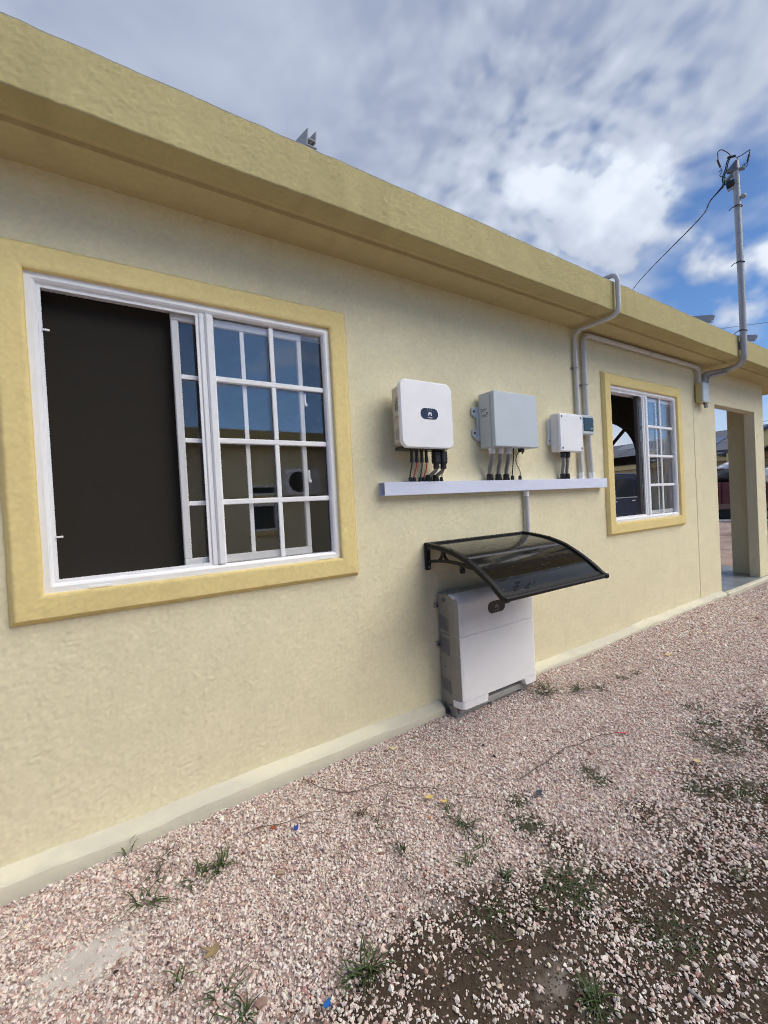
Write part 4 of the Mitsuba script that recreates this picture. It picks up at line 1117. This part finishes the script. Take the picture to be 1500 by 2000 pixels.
# thin patches of spilt concrete
def patch(name, cx, cy, rx, ry, label, seed, rise=0.004):
    n = 26
    xs_, ys_ = np.linspace(-1.25, 1.25, n), np.linspace(-1.25, 1.25, n)
    X, Y = np.meshgrid(xs_, ys_, indexing='ij')
    R_ = np.sqrt(X ** 2 + Y ** 2) + 0.5 * (meshkit.fbm(np.stack([X * 2 + seed, Y * 2, X * 0], -1), 3, seed) - 0.5)
    H = rise * np.clip((1.0 - R_) / 0.5, -1, 1) + 0.004 * meshkit.fbm(np.stack([X * 6, Y * 6, X * 0 + seed], -1), 3, 2)
    px_, py_ = cx + X * rx, cy + Y * ry
    V = np.stack([px_, py_, gz(px_, py_) + H], -1).reshape(-1, 3)
    i, j = np.meshgrid(np.arange(n - 1), np.arange(n - 1), indexing='ij')
    a = (i * n + j).ravel()
    F = np.vstack([np.stack([a, a + n, a + n + 1], 1), np.stack([a, a + n + 1, a + 1], 1)])
    k = add(name, trimesh.Trimesh(V, F, process=False), 'concrete_wet', smooth=True)
    tag(k, label, kind='structure')


patch('concrete_patch', -0.10, -0.43, 0.115, 0.075, 'pale dusty concrete spill near the lower left corner', 3)

# ---------------------------------------------------------------- weeds
def blades(cx, cy, n, h, spread, seed, cols, width=0.0035, droop=0.6, ring=0.01):
    r = np.random.default_rng(seed)
    V, F, C = [], [], []
    for _ in range(n):
        a = r.uniform(0, 2 * np.pi)
        bx_, by_ = cx + r.normal(0, ring), cy + r.normal(0, ring)
        bz = float(gz(bx_, by_)) - 0.004
        L = h * r.uniform(0.45, 1.15)
        out = spread * r.uniform(0.25, 1.1)
        dxy = np.array([math.cos(a), math.sin(a)]); nn = np.array([-dxy[1], dxy[0]])
        curl = r.normal(0, 0.25)
        col = np.array(cols[r.integers(0, len(cols))]) * r.uniform(0.75, 1.25)
        st = len(V)
        for i, t in enumerate(np.linspace(0, 1, 5)):
            w = width * (1 - t ** 1.5) * r.uniform(0.9, 1.1) + 0.0003
            c = np.array([bx_, by_]) + dxy * out * t ** 1.2 + nn * curl * out * t * t
            z = bz + L * (t - droop * t ** 2.4)
            V += [(c[0] + nn[0] * w, c[1] + nn[1] * w, z), (c[0], c[1], z - w * 0.5), (c[0] - nn[0] * w, c[1] - nn[1] * w, z)]
            C += [col * (0.8 + 0.4 * t)] * 3
        for i in range(4):
            a0 = st + 3 * i
            F += [[a0, a0 + 1, a0 + 4], [a0, a0 + 4, a0 + 3], [a0 + 1, a0 + 2, a0 + 5], [a0 + 1, a0 + 5, a0 + 4]]
    return trimesh.Trimesh(np.array(V), np.array(F), process=False), np.array(C)


GREEN = [(0.045, 0.080, 0.018), (0.062, 0.100, 0.024), (0.034, 0.058, 0.016)]
DRY = [(0.10, 0.075, 0.045), (0.06, 0.06, 0.03), (0.13, 0.10, 0.06)]
MIX = GREEN + [DRY[1]]
TUFTS = [  # x, y, blades, height, spread, colours, label
    (0.049, -0.319, 11, 0.075, 0.075, GREEN, 'dark green grass tuft with long drooping blades in gravel at lower left'),
    (0.084, -0.231, 7, 0.055, 0.05, MIX, 'small weedy tuft between the plinth and the long drooping tuft'),
    (0.285, -0.340, 17, 0.080, 0.060, GREEN, 'bushy bright green grass tuft below the large window'),
    (0.234, -0.329, 10, 0.050, 0.05, GREEN, 'short grass tuft just left of the bushy bright green tuft'),
    (0.181, -0.343, 8, 0.040, 0.05, MIX, 'thin dry tuft left of the short grass tuft'),
    (0.135, -0.179, 9, 0.045, 0.055, DRY, 'reddish brown dry weed close to the plinth at left'),
    (0.005, -0.072, 4, 0.13, 0.03, MIX, 'thin upright weed stalk against the plinth'),
    (0.112, -0.668, 5, 0.10, 0.05, GREEN, 'few thin grass blades beside the lower left concrete spill'),
    (0.203, -0.781, 8, 0.055, 0.06, GREEN, 'arching grass blades near the lower edge left of centre'),
    (0.231, -0.855, 10, 0.050, 0.05, GREEN, 'low green tuft at the bottom edge left of centre'),
    (0.542, -0.963, 24, 0.070, 0.060, GREEN, 'dense green grass tuft at the edge of the bare soil'),
    (0.495, -0.961, 9, 0.045, 0.05, MIX, 'small dull tuft left of the dense tuft on bare soil'),
    (1.112, -0.738, 17, 0.055, 0.065, GREEN, 'spreading green tuft in the middle of the gravel'),
    (1.107, -0.638, 9, 0.050, 0.045, MIX, 'dark weed beside the yellow paint flakes'),
    (1.114, -0.844, 10, 0.040, 0.06, GREEN, 'flat green tuft in front of the spreading middle tuft'),
    (0.997, -0.871, 8, 0.055, 0.045, GREEN, 'upright thin tuft at the gravel margin'),
    (1.064, -0.985, 9, 0.060, 0.035, GREEN, 'narrow upright tuft left of the large grass mat'),
    (1.058, -1.114, 9, 0.055, 0.04, GREEN, 'slim tuft in soil below the large grass mat'),
    (0.962, -1.363, 22, 0.085, 0.055, GREEN, 'tall green tuft at the bottom edge beside grey concrete'),
    (2.305, -0.237, 26, 0.085, 0.15, DRY + GREEN, 'sprawling grey green weed at the right foot of the battery'),
    (2.507, -0.338, 15, 0.080, 0.09, MIX, 'dark leafy weed right of the sprawling battery weed'),
    (2.637, -0.417, 12, 0.060, 0.11, DRY, 'low dry weed, third from the battery'),
    (2.866, -0.411, 11, 0.055, 0.05, MIX, 'small upright weed in the gravel under the second window'),
    (3.002, -0.460, 9, 0.055, 0.07, DRY, 'farthest small dry weed along the wall'),
    (0.85, -0.690, 5, 0.070, 0.04, MIX, 'thin weed growing along the long dry runner'),
    (0.82, -0.419, 7, 0.060, 0.06, DRY, 'wiry dry weed in front of the plinth'),
    (0.849, -0.514, 6, 0.045, 0.05, MIX, 'wiry green weed in front of the dry one'),
    (1.669, -1.446, 6, 0.045, 0.04, GREEN, 'lone small tuft in sparse gravel at the right edge'),
]
for i, (x, y, n, h, s, cols, lab_) in enumerate(TUFTS):
    m, c = blades(x, y, int(n * 1.6), h * 1.1, s * 1.45, 100 + i, cols, 0.0029)
    k = add('grass_tuft', m, 'vertex_leaf', color=c)
    tag(k, lab_, 'weed', 'weeds growing through the gravel')

for i, (x, y, r_, n, lab_) in enumerate(MATS):
    m, c = blades(x, y, int(n * 3.2), 0.026, 0.036, 300 + i, GREEN + [DRY[1], DRY[0]], 0.0020, 0.65, r_ * 0.62)
    k = add('grass_mat', m, 'vertex_leaf', color=c)
    tag(k, lab_, 'weed', 'creeping grass mats in the gravel')


def runner(pts, r, label, name='dry_twig', seed=0, twigs=4, col='brown_wire'):
    q_ = np.random.default_rng(seed)
    P_ = spline([(x, y, 0) for x, y in pts], 40)
    P_[:, :2] += np.cumsum(q_.normal(0, 0.0025, (40, 2)), 0)
    P_[:, 2] = gz(P_[:, 0], P_[:, 1]) + 0.015 + 0.006 * np.sin(np.arange(40) * 0.5)
    r *= 0.62
    ms = [tube(P_, np.linspace(r, r * 0.5, 40), 5)]
    for _ in range(twigs):
        i = q_.integers(5, 38); a = q_.uniform(0, 6.28); L = q_.uniform(0.03, 0.09)
        ms.append(tube([P_[i], P_[i] + (math.cos(a) * L * 0.5, math.sin(a) * L * 0.5, 0.012), P_[i] + (math.cos(a + 0.3) * L, math.sin(a + 0.3) * L, 0.004)], [r * 0.6, r * 0.45, r * 0.25], 4))
    k = add(name, ms, col)
    tag(k, label, 'twig')


pr('dry_stem', smudge((0.12, 0.09, 0.075), 0.3, 60.0), 0.8)
runner([(1.498, -0.694), (1.761, -0.678), (1.934, -0.674), (2.078, -0.698), (2.196, -0.727), (2.296, -0.706)], 0.0042, 'long bent dry twig lying across the gravel in front of the battery', seed=1, col='dry_stem')
runner([(0.391, -0.252), (0.5, -0.267), (0.641, -0.302), (0.723, -0.327), (0.84, -0.385), (0.962, -0.438)], 0.0026, 'thin dry runner starting beside the red plastic chip', seed=2, col='dry_stem')
runner([(0.713, -0.085), (0.889, -0.298), (1.018, -0.354), (1.111, -0.461), (1.214, -0.583), (1.312, -0.699)], 0.0030, 'dry runner reaching from the plinth toward the middle grass', seed=3, twigs=7, col='dry_stem')
runner([(1.003, -0.377), (0.922, -0.516), (0.864, -0.671), (0.82, -0.778), (0.82, -0.877)], 0.0028, 'dry runner stretching down the gravel in the middle', seed=4, twigs=6, col='dry_stem')
runner([(0.874, -1.064), (0.80, -1.08), (0.742, -1.075)], 0.0022, 'short dry twig on bare soil at the bottom', seed=5, twigs=2, col='dry_stem')

# small litter
def lump(name, x, y, s, col, label, cat, seed, flat=0.6, rough=0.5):
    q_ = np.random.default_rng(seed)
    p = q_.normal(size=(14, 3)); p /= np.linalg.norm(p, axis=1, keepdims=True); p *= q_.uniform(0.75, 1.15, (14, 1))
    m = trimesh.Trimesh(p * (s, s * 0.8, s * flat), process=False).convex_hull
    m.apply_translation((x, y, float(gz(x, y)) + 0.008 + s * flat * 0.5))
    mat = 'litter_' + '_'.join(str(int(c * 100)) for c in col)
    if mat not in scene: pr(mat, col, rough)
    k = add(name, m, mat)
    tag(k, label, cat)


def flake(name, x, y, s, col, label, cat, seed, n=9):
    """A thin curled chip with a ragged outline."""
    q_ = np.random.default_rng(seed)
    a = np.sort(q_.uniform(0, 2 * np.pi, n)); r = s * q_.uniform(0.3, 1.1, n)
    poly = Polygon([(r[i] * math.cos(a[i]) * 1.2, r[i] * math.sin(a[i])) for i in range(n)]).buffer(0)
    m = trimesh.creation.extrude_polygon(poly, 0.0025, engine='earcut')
    m = trimesh.Trimesh(*trimesh.remesh.subdivide_to_size(m.vertices, m.faces, s * 0.4))
    m.vertices[:, 2] += 0.25 / s * m.vertices[:, 0] ** 2 + 0.1 * m.vertices[:, 1]
    m.apply_translation((x, y, float(gz(x, y)) + 0.016))
    mat = 'litter_' + '_'.join(str(int(c * 100)) for c in col)
    if mat not in scene: pr(mat, col, 0.6)
    k = add(name, m, mat)
    tag(k, label, cat)


flake('plastic_chip', 0.501, -0.295, 0.015, (0.32, 0.06, 0.025), 'rust red plastic chip lying on the gravel', 'litter', 1)
flake('plastic_chip', 0.572, -0.346, 0.014, (0.015, 0.06, 0.32), 'blue plastic scrap just right of the red chip', 'litter', 2)
flake('plastic_chip', 0.414, -0.975, 0.013, (0.01, 0.11, 0.40), 'bright blue plastic bit at the bottom edge', 'litter', 3)
flake('plastic_chip', 1.485, -0.804, 0.016, (0.06, 0.075, 0.10), 'blue grey plastic scrap beside a creeping grass mat', 'litter', 4)
lump('dark_stone', 1.558, -0.491, 0.012, (0.02, 0.02, 0.022), 'black stone in the gravel, the nearer of two', 'stone', 5)
lump('dark_stone', 1.583, -0.395, 0.011, (0.02, 0.02, 0.022), 'black stone in the gravel, the farther of two', 'stone', 6)
lump('dark_stone', 1.490, -0.159, 0.010, (0.02, 0.02, 0.022), 'dark pebble near the left corner of the battery', 'stone', 7)
flake('paint_flake', 1.105, -0.541, 0.022, (0.62, 0.48, 0.17), 'larger yellow paint flake in mid gravel', 'litter', 8, 12)
flake('paint_flake', 1.139, -0.595, 0.016, (0.60, 0.47, 0.18), 'smaller yellow paint flake beside the larger one', 'litter', 9, 11)
flake('paint_flake', 2.238, -1.105, 0.019, (0.58, 0.48, 0.26), 'pale yellow paint flake toward the right edge', 'litter', 10, 11)
flake('paint_flake', 3.514, -0.431, 0.032, (0.62, 0.50, 0.24), 'far yellow paint flake near the second window', 'litter', 11, 12)
flake('paint_flake', 1.174, -0.159, 0.018, (0.68, 0.60, 0.34), 'cream paint flake close to the plinth', 'litter', 12, 11)
lump('orange_stone', 1.032, -0.624, 0.010, (0.55, 0.26, 0.13), 'orange pebble below the yellow paint flakes', 'stone', 13)
lump('tan_stone', 0.455, -0.499, 0.017, (0.42, 0.31, 0.21), 'flat tan stone in the left gravel', 'stone', 14, 0.4)
lump('brown_stone', 0.273, -0.860, 0.017, (0.26, 0.16, 0.12), 'brown stone at the bottom edge', 'stone', 15, 0.5)
lump('cream_stone', 0.951, -1.142, 0.014, (0.60, 0.52, 0.40), 'large cream stone on bare soil', 'stone', 16, 0.7)
flake('dry_leaf', 0.198, -0.645, 0.030, (0.30, 0.22, 0.12), 'curled tan dry leaf in the left gravel', 'leaf', 17, 10)
lump('seed_pod', -0.043, -0.531, 0.009, (0.03, 0.015, 0.015), 'dark seed pod at the concrete spill', 'seed', 18, 0.5)
lump('seed_pod', 0.086, -0.594, 0.008, (0.05, 0.02, 0.02), 'dark red seed pod right of the concrete spill', 'seed', 19, 0.5)
pr('pink_string', (0.62, 0.10, 0.16), 0.6)
k = add('pink_string', tube(spline([(2.20, -0.745, float(gz(2.19, -0.735)) + 0.014), (2.212, -0.765, float(gz(2.21, -0.76)) + 0.018), (2.25, -0.78, float(gz(2.25, -0.78)) + 0.013)], 10), 0.003, 5), 'pink_string')
tag(k, 'scrap of pink string at the far end of the long twig', 'litter')
k = add('white_stick', bx(1.172, 1.179, -1.525, -1.485, float(gz(1.16, -1.5)) + 0.004, float(gz(1.16, -1.5)) + 0.010, 0.002), 'logo_grey')
tag(k, 'pale splinter of wood in the dark lower right corner', 'litter')

# ---------------------------------------------------------------- neighbouring house, seen in the window panes
NB = thing('neighbour_house', 'yellow neighbour house with air conditioner, mirrored in the large window', 'house')
ny = -6.55
npoly = sbox(-9, -0.3, 9.5, 2.56)
holes = [(2.45, 2.98, 0.88, 1.44), (2.45, 3.0, 1.60, 1.82), (-2.2, -0.9, 1.0, 2.2), (6.0, 7.2, 1.0, 2.2)]
for (a, b, c, d) in holes: npoly = npoly.difference(sbox(a, c, b, d))
add(NB + '__wall', prism_xz(npoly, ny - 0.15, ny), 'wall_paint')
add(NB + '__roof_slab', bx(-9.4, 9.9, ny - 8, -6.20, 2.562, 2.86, 0.01), 'fascia_paint')
add(NB + '__end_wall', bx(9.35, 9.5, ny - 7, ny - 0.16, -0.3, 2.56), 'wall_paint')
for (a, b, c, d) in holes:
    w_ = sub(NB, 'window')
    add(w_ + '__frame', sweep_frame(a, b, c, d, [(0, ny - 0.08), (0, ny + 0.02), (0.05, ny + 0.02), (0.05, ny - 0.08)]), 'white_frame')
    add(w_ + '__pane', quad((a, ny - 0.05, c), (b, ny - 0.05, c), (b, ny - 0.05, d), (a, ny - 0.05, d)), 'lcd_dark')
    add(w_ + '__sill', bx(a - 0.08, b + 0.08, ny, ny + 0.05, c - 0.09, c - 0.005, 0.006), 'trim_paint')
AC = thing('air_conditioner', 'white outdoor air conditioner unit mounted on the neighbour wall', 'air conditioner')
add(AC + '__case', bx(3.08, 3.82, ny + 0.06, ny + 0.34, 1.58, 2.12, 0.015), 'white_plastic')
add(AC + '__grille', cyl((3.35, ny + 0.341, 1.85), (3.35, ny + 0.352, 1.85), 0.21, 24), 'black_plastic')
add(AC + '__bracket', [bx(3.18, 3.22, ny, ny + 0.34, 1.545, 1.579), bx(3.68, 3.72, ny, ny + 0.34, 1.545, 1.579)], 'mast_metal')

# ---------------------------------------------------------------- across the street
pr('roof_sheet', smudge((0.085, 0.088, 0.105), 0.12, 2.0), 0.5)
pr('solar_blue', (0.03, 0.035, 0.055), 0.15)


def street_house(y0, y1, label, xw=23.4):
    H = thing('street_house', label, 'house', 'houses across the street')
    zf0, zf1 = 2.42, 2.72
    ym = (y0 + y1) / 2
    wp = sbox(y0, -0.3, y1, zf0)
    wins = [(y0 + 1.2, y0 + 2.6, 0.9, 2.0), (y1 - 3.4, y1 - 2.0, 0.9, 2.0)]
    door = (ym + 0.6, ym + 1.55, 0.05, 2.08)
    for a, b, c, d in wins + [door]: wp = wp.difference(sbox(a, c, b, d))
    add(H + '__wall', prism_yz(wp, xw, xw + 0.2), 'wall_paint')
    add(H + '__end_wall', bx(xw + 0.21, xw + 8, y0, y0 + 0.2, -0.3, zf0), 'wall_paint')
    add(H + '__end_wall', bx(xw + 0.21, xw + 8, y1 - 0.2, y1, -0.3, zf0), 'wall_paint')
    add(H + '__fascia', bx(xw - 0.75, xw - 0.55, y0 - 0.5, y1 + 0.5, zf0, zf1, 0.01), 'trim_paint')
    add(H + '__eave', bx(xw - 0.54, xw + 0.3, y0 - 0.5, y1 + 0.5, zf0 + 0.06, zf0 + 0.16), 'soffit_paint')
    rf = Polygon([(xw - 0.85, zf1 + 0.03), (xw + 4.2, zf1 + 1.55), (xw + 9.2, zf1 + 0.03), (xw + 9.2, zf1 - 0.06), (xw - 0.85, zf1 - 0.06)])
    add(H + '__roof', prism_xz(rf, y0 - 0.6, y1 + 0.6), 'roof_sheet')
    # solar panels lying on the street side slope, three rows
    sl = 1.52 / 5.05
    for r_ in range(3):
        for c_ in range(int((y1 - y0) / 1.15)):
            xa, xb = xw - 0.55 + r_ * 1.45, xw + 0.85 + r_ * 1.45
            ya, yb_ = y0 + 0.1 + c_ * 1.15, y0 + 1.2 + c_ * 1.15
            za, zb_ = zf1 + 0.03 + (xa - xw + 0.85) * sl + 0.07, zf1 + 0.03 + (xb - xw + 0.85) * sl + 0.07
            m = hull([(xa, ya, za), (xa, yb_, za), (xb, ya, zb_), (xb, yb_, zb_), (xa, ya, za - 0.04), (xa, yb_, za - 0.04), (xb, ya, zb_ - 0.04), (xb, yb_, zb_ - 0.04)])
            add(H + '__solar_panel', m, 'roof_sheet' if (r_ + c_) % 5 else 'solar_blue')
    for a, b, c, d in wins:
        w_ = sub(H, 'window')
        add(w_ + '__pane', bx(xw + 0.08, xw + 0.09, a, b, c, d), 'lcd_dark')
        add(w_ + '__frame', [bx(xw + 0.03, xw + 0.07, a, b, c, c + 0.06), bx(xw + 0.03, xw + 0.07, a, b, d - 0.06, d), bx(xw + 0.03, xw + 0.07, (a + b) / 2 - 0.03, (a + b) / 2 + 0.03, c + 0.061, d - 0.061)], 'white_frame')
    add(H + '__door', bx(xw + 0.08, xw + 0.12, door[0], door[1], door[2], door[3]), 'brown_wire')
    # gabled porch at the southern end
    g0, g1 = y0 + 0.4, y0 + 3.3
    gm_ = (g0 + g1) / 2
    gab = Polygon([(g0, 2.30), (g0, 2.62), (gm_, 3.45), (g1, 2.62), (g1, 2.30), (g1 - 0.35, 2.30), (gm_, 2.85), (g0 + 0.35, 2.30)])
    add(H + '__porch_gable', prism_yz(gab, xw - 2.4, xw - 2.15), 'trim_paint')
    for yy in (g0 + 0.02, g1 - 0.32):
        add(H + '__porch_column', bx(xw - 2.4, xw - 2.15, yy, yy + 0.3, -0.2, 2.298), 'wall_paint')
    rp = Polygon([(g0 - 0.2, 2.60), (gm_, 3.56), (g1 + 0.2, 2.60), (g1 + 0.2, 2.52), (gm_, 3.455), (g0 - 0.2, 2.52)])
    add(H + '__porch_roof', prism_yz(rp, xw - 2.5, xw - 0.2), 'roof_sheet')
    return H


street_house(1.6, 13.5, 'yellow house with grey solar panelled roof across the street behind the truck')
street_house(-14.5, -3.0, 'yellow gabled house across the street, mirrored in the smaller window')

# red truck body loaded with sacks and tarpaulin
pr('truck_red', smudge((0.13, 0.030, 0.032), 0.35, 3.0), 0.55)
pr('truck_rust', smudge((0.20, 0.13, 0.10), 0.3, 3.0), 0.7)
pr('tarp_black', smudge((0.035, 0.04, 0.04), 0.3, 3.0), 0.4)
pr('sack_white', smudge((0.72, 0.73, 0.76), 0.1, 3.0), 0.5)
pr('tyre', (0.02, 0.02, 0.02), 0.8)
TR = thing('truck', 'dark red flatbed truck with loaded stake body seen through the porch', 'truck')
tx = 19.4
add(TR + '__side_board', bx(tx, tx + 0.08, 2.6, 6.2, 0.66, 1.46), 'truck_red')
for i in range(10):
    add(TR + '__stake', bx(tx - 0.05, tx - 0.001, 2.62 + i * 0.39, 2.68 + i * 0.39, 0.64, 1.48), 'truck_red')
add(TR + '__bed', bx(tx - 0.02, tx + 2.2, 2.6, 6.2, 0.45, 0.655), 'truck_rust')
add(TR + '__tail_board', bx(tx + 0.085, tx + 2.15, 6.1, 6.18, 0.66, 1.46), 'truck_red')
add(TR + '__side_board', bx(tx + 2.12, tx + 2.2, 2.6, 6.05, 0.66, 1.46), 'truck_red')
add(TR + '__chassis', bx(tx + 0.4, tx + 1.8, 0.2, 6.0, 0.35, 0.445), 'tyre')
add(TR + '__cab', hull([(tx, 0.1, 0.4), (tx + 2.1, 0.1, 0.4), (tx, 2.3, 0.4), (tx + 2.1, 2.3, 0.4), (tx + 0.1, 0.8, 2.2), (tx + 2.0, 0.8, 2.2), (tx + 0.1, 2.3, 2.2), (tx + 2.0, 2.3, 2.2), (tx, 0.1, 1.3), (tx + 2.1, 0.1, 1.3)]), 'truck_red')
add(TR + '__cab_window', hull([(tx + 0.01, 0.75, 1.4), (tx + 0.01, 1.9, 1.4), (tx + 0.06, 1.0, 2.0), (tx + 0.06, 1.9, 2.0), (tx + 0.09, 1.0, 2.0), (tx + 0.09, 1.9, 2.0), (tx + 0.06, 0.75, 1.4), (tx + 0.06, 1.9, 1.4)]), 'lcd_dark')
for yy in (1.0, 4.35, 5.55):
    add(TR + '__wheel', cyl((tx + 0.02, yy, 0.40), (tx + 0.30, yy, 0.40), 0.40, 18), 'tyre', smooth=40)
add(TR + '__step_bar', bx(tx - 0.06, tx - 0.02, 2.7, 4.0, 0.20, 0.25), 'alu')


def sack(name, c, s, mat, label, seed):
    m = trimesh.creation.icosphere(3, 1.0)
    n = meshkit.fbm(m.vertices * 2.2 + seed, 4, seed)[:, None] - 0.5
    m.vertices = m.vertices * (1 + 0.6 * n) * np.array(s) + np.array(c)
    k = add(name, m, mat, smooth=True)
    tag(k, label, 'cargo')


sack('tarpaulin', (tx + 1.0, 4.2, 1.62), (0.95, 1.5, 0.42), 'tarp_black', 'black tarpaulin bundle heaped on the truck body', 4)
sack('white_sack', (tx + 0.9, 4.35, 2.02), (0.55, 0.62, 0.20), 'sack_white', 'white plastic sack on top of the black tarpaulin', 5)
sack('white_sack', (tx + 0.15, 5.0, 1.70), (0.2, 0.25, 0.16), 'sack_white', 'small white sack at the rear edge of the truck', 6)
sack('white_sack', (tx + 0.12, 3.2, 1.60), (0.3, 0.35, 0.25), 'sack_white', 'white sack at the front end of the truck body', 7)
sack('red_sheet', (tx + 0.95, 4.3, 1.92), (0.62, 0.9, 0.12), 'truck_red', 'dark red sheet folded under the white sack', 8)

# dark SUV parked in the street, seen through the house
pr('suv_paint', (0.018, 0.024, 0.045), 0.18, clearcoat=0.8)
pr('suv_glass', (0.015, 0.02, 0.028), 0.08)
SV = thing('parked_suv', 'dark blue sport utility car glimpsed through the arched window', 'car')
cX, sy0, sy1 = 6.05, 4.3, 6.1            # it stands nose to the house, its rear towards the street
side = Polygon([(3.0, 0.38), (3.02, 0.80), (3.15, 1.02), (4.25, 1.13), (4.95, 1.66), (5.3, 1.73), (6.7, 1.73), (7.25, 1.66), (7.62, 1.20), (7.7, 0.45), (7.6, 0.36)]).buffer(0.04)
sh = lambda pts: Polygon([(x + cX, z) for x, z in pts])
add(SV + '__body', prism_xz(sh(side.exterior.coords), sy0, sy1), 'suv_paint', smooth=30)
for pts in ([(4.60, 1.16), (5.08, 1.60), (5.55, 1.63), (5.55, 1.16)], [(5.63, 1.16), (5.63, 1.63), (6.48, 1.63), (6.50, 1.16)], [(6.60, 1.18), (6.57, 1.61), (7.08, 1.58), (7.36, 1.22)]):
    for yy in (sy0 - 0.008, sy1):
        add(SV + '__side_window', prism_xz(sh(Polygon(pts).buffer(0.015).exterior.coords), yy, yy + 0.008), 'suv_glass')
add(SV + '__window_trim', bx(cX + 4.6, cX + 7.4, sy0 - 0.012, sy0 - 0.0085, 1.125, 1.145), 'alu')
for xx in (3.85, 6.75):
    for yy in (sy0 - 0.02, sy1 - 0.2):
        k = add(SV + '__wheel', cyl((xx + cX, yy, 0.36), (xx + cX, yy + 0.22, 0.36), 0.36, 20), 'tyre', smooth=40)
        add(k + '__rim', cyl((xx + cX, yy - 0.006, 0.36), (xx + cX, yy + 0.226, 0.36), 0.21, 14), 'alu', smooth=40)
add(SV + '__wing_mirror', bx(cX + 4.66, cX + 4.81, sy0 - 0.18, sy0 - 0.005, 1.10, 1.24, 0.03), 'suv_paint')
for xx in (5.40, 6.35):
    add(SV + '__door_handle', bx(cX + xx, cX + xx + 0.18, sy0 - 0.02, sy0 - 0.002, 1.02, 1.05, 0.005), 'alu')
add(SV + '__roof_rail', tube([(cX + 5.3, sy0 + 0.15, 1.80), (cX + 6.9, sy0 + 0.15, 1.80)], 0.018, 8), 'suv_paint')
add(SV + '__tail_lamp', bx(cX + 7.60, cX + 7.70, sy0 - 0.004, sy0 + 0.12, 0.9, 1.15, 0.02), 'red_cable')

# kerb line of the street and overhead lines
add('street_kerb', bx(18.2, 18.5, -40, 60, -0.2, 0.12, 0.02), 'concrete_wet')
tag('street_kerb', 'low concrete kerb at the edge of the street', kind='structure')
for (p, q_, lab_) in (((36, 18.6, 8.02), (41, -1.3, 8.02), 'upper of two close power lines right of the porch wall'), ((36, 18.5, 7.65), (41, -1.5, 7.38), 'lower of two close power lines right of the porch wall'),
                      ((37.2, 12.95, 4.2), (41, 1.3, 8.1), 'lowest power line seen above the far roof through the porch'),
                      ((37.2, 13.1, 13.1), (40.9, 0.6, 11.4), 'thin high wire crossing behind the service mast')):
    p, q_ = np.array(p, float), np.array(q_, float)
    pts = [p + (q_ - p) * t + np.array([0, 0, -0.15 * t * (1 - t)]) for t in np.linspace(0, 1, 24)]
    k = add('power_line', tube(pts, 0.014, 5), 'black_cable')
    tag(k, lab_, 'power line', 'overhead power lines')

for _k in [k for k, v in scene.items() if isinstance(v, dict) and v.get('type') == 'ply' and '__' not in k and k not in labels]:
    print('unlabelled', _k)

print('triangles', sum(len(meshkit.WRITTEN[v['filename']][1]) for v in scene.values() if isinstance(v, dict) and v.get('type') == 'ply'), {k: len(meshkit.WRITTEN[v['filename']][1]) for k, v in scene.items() if isinstance(v, dict) and v.get('type') == 'ply' and len(meshkit.WRITTEN[v['filename']][1]) > 30000})
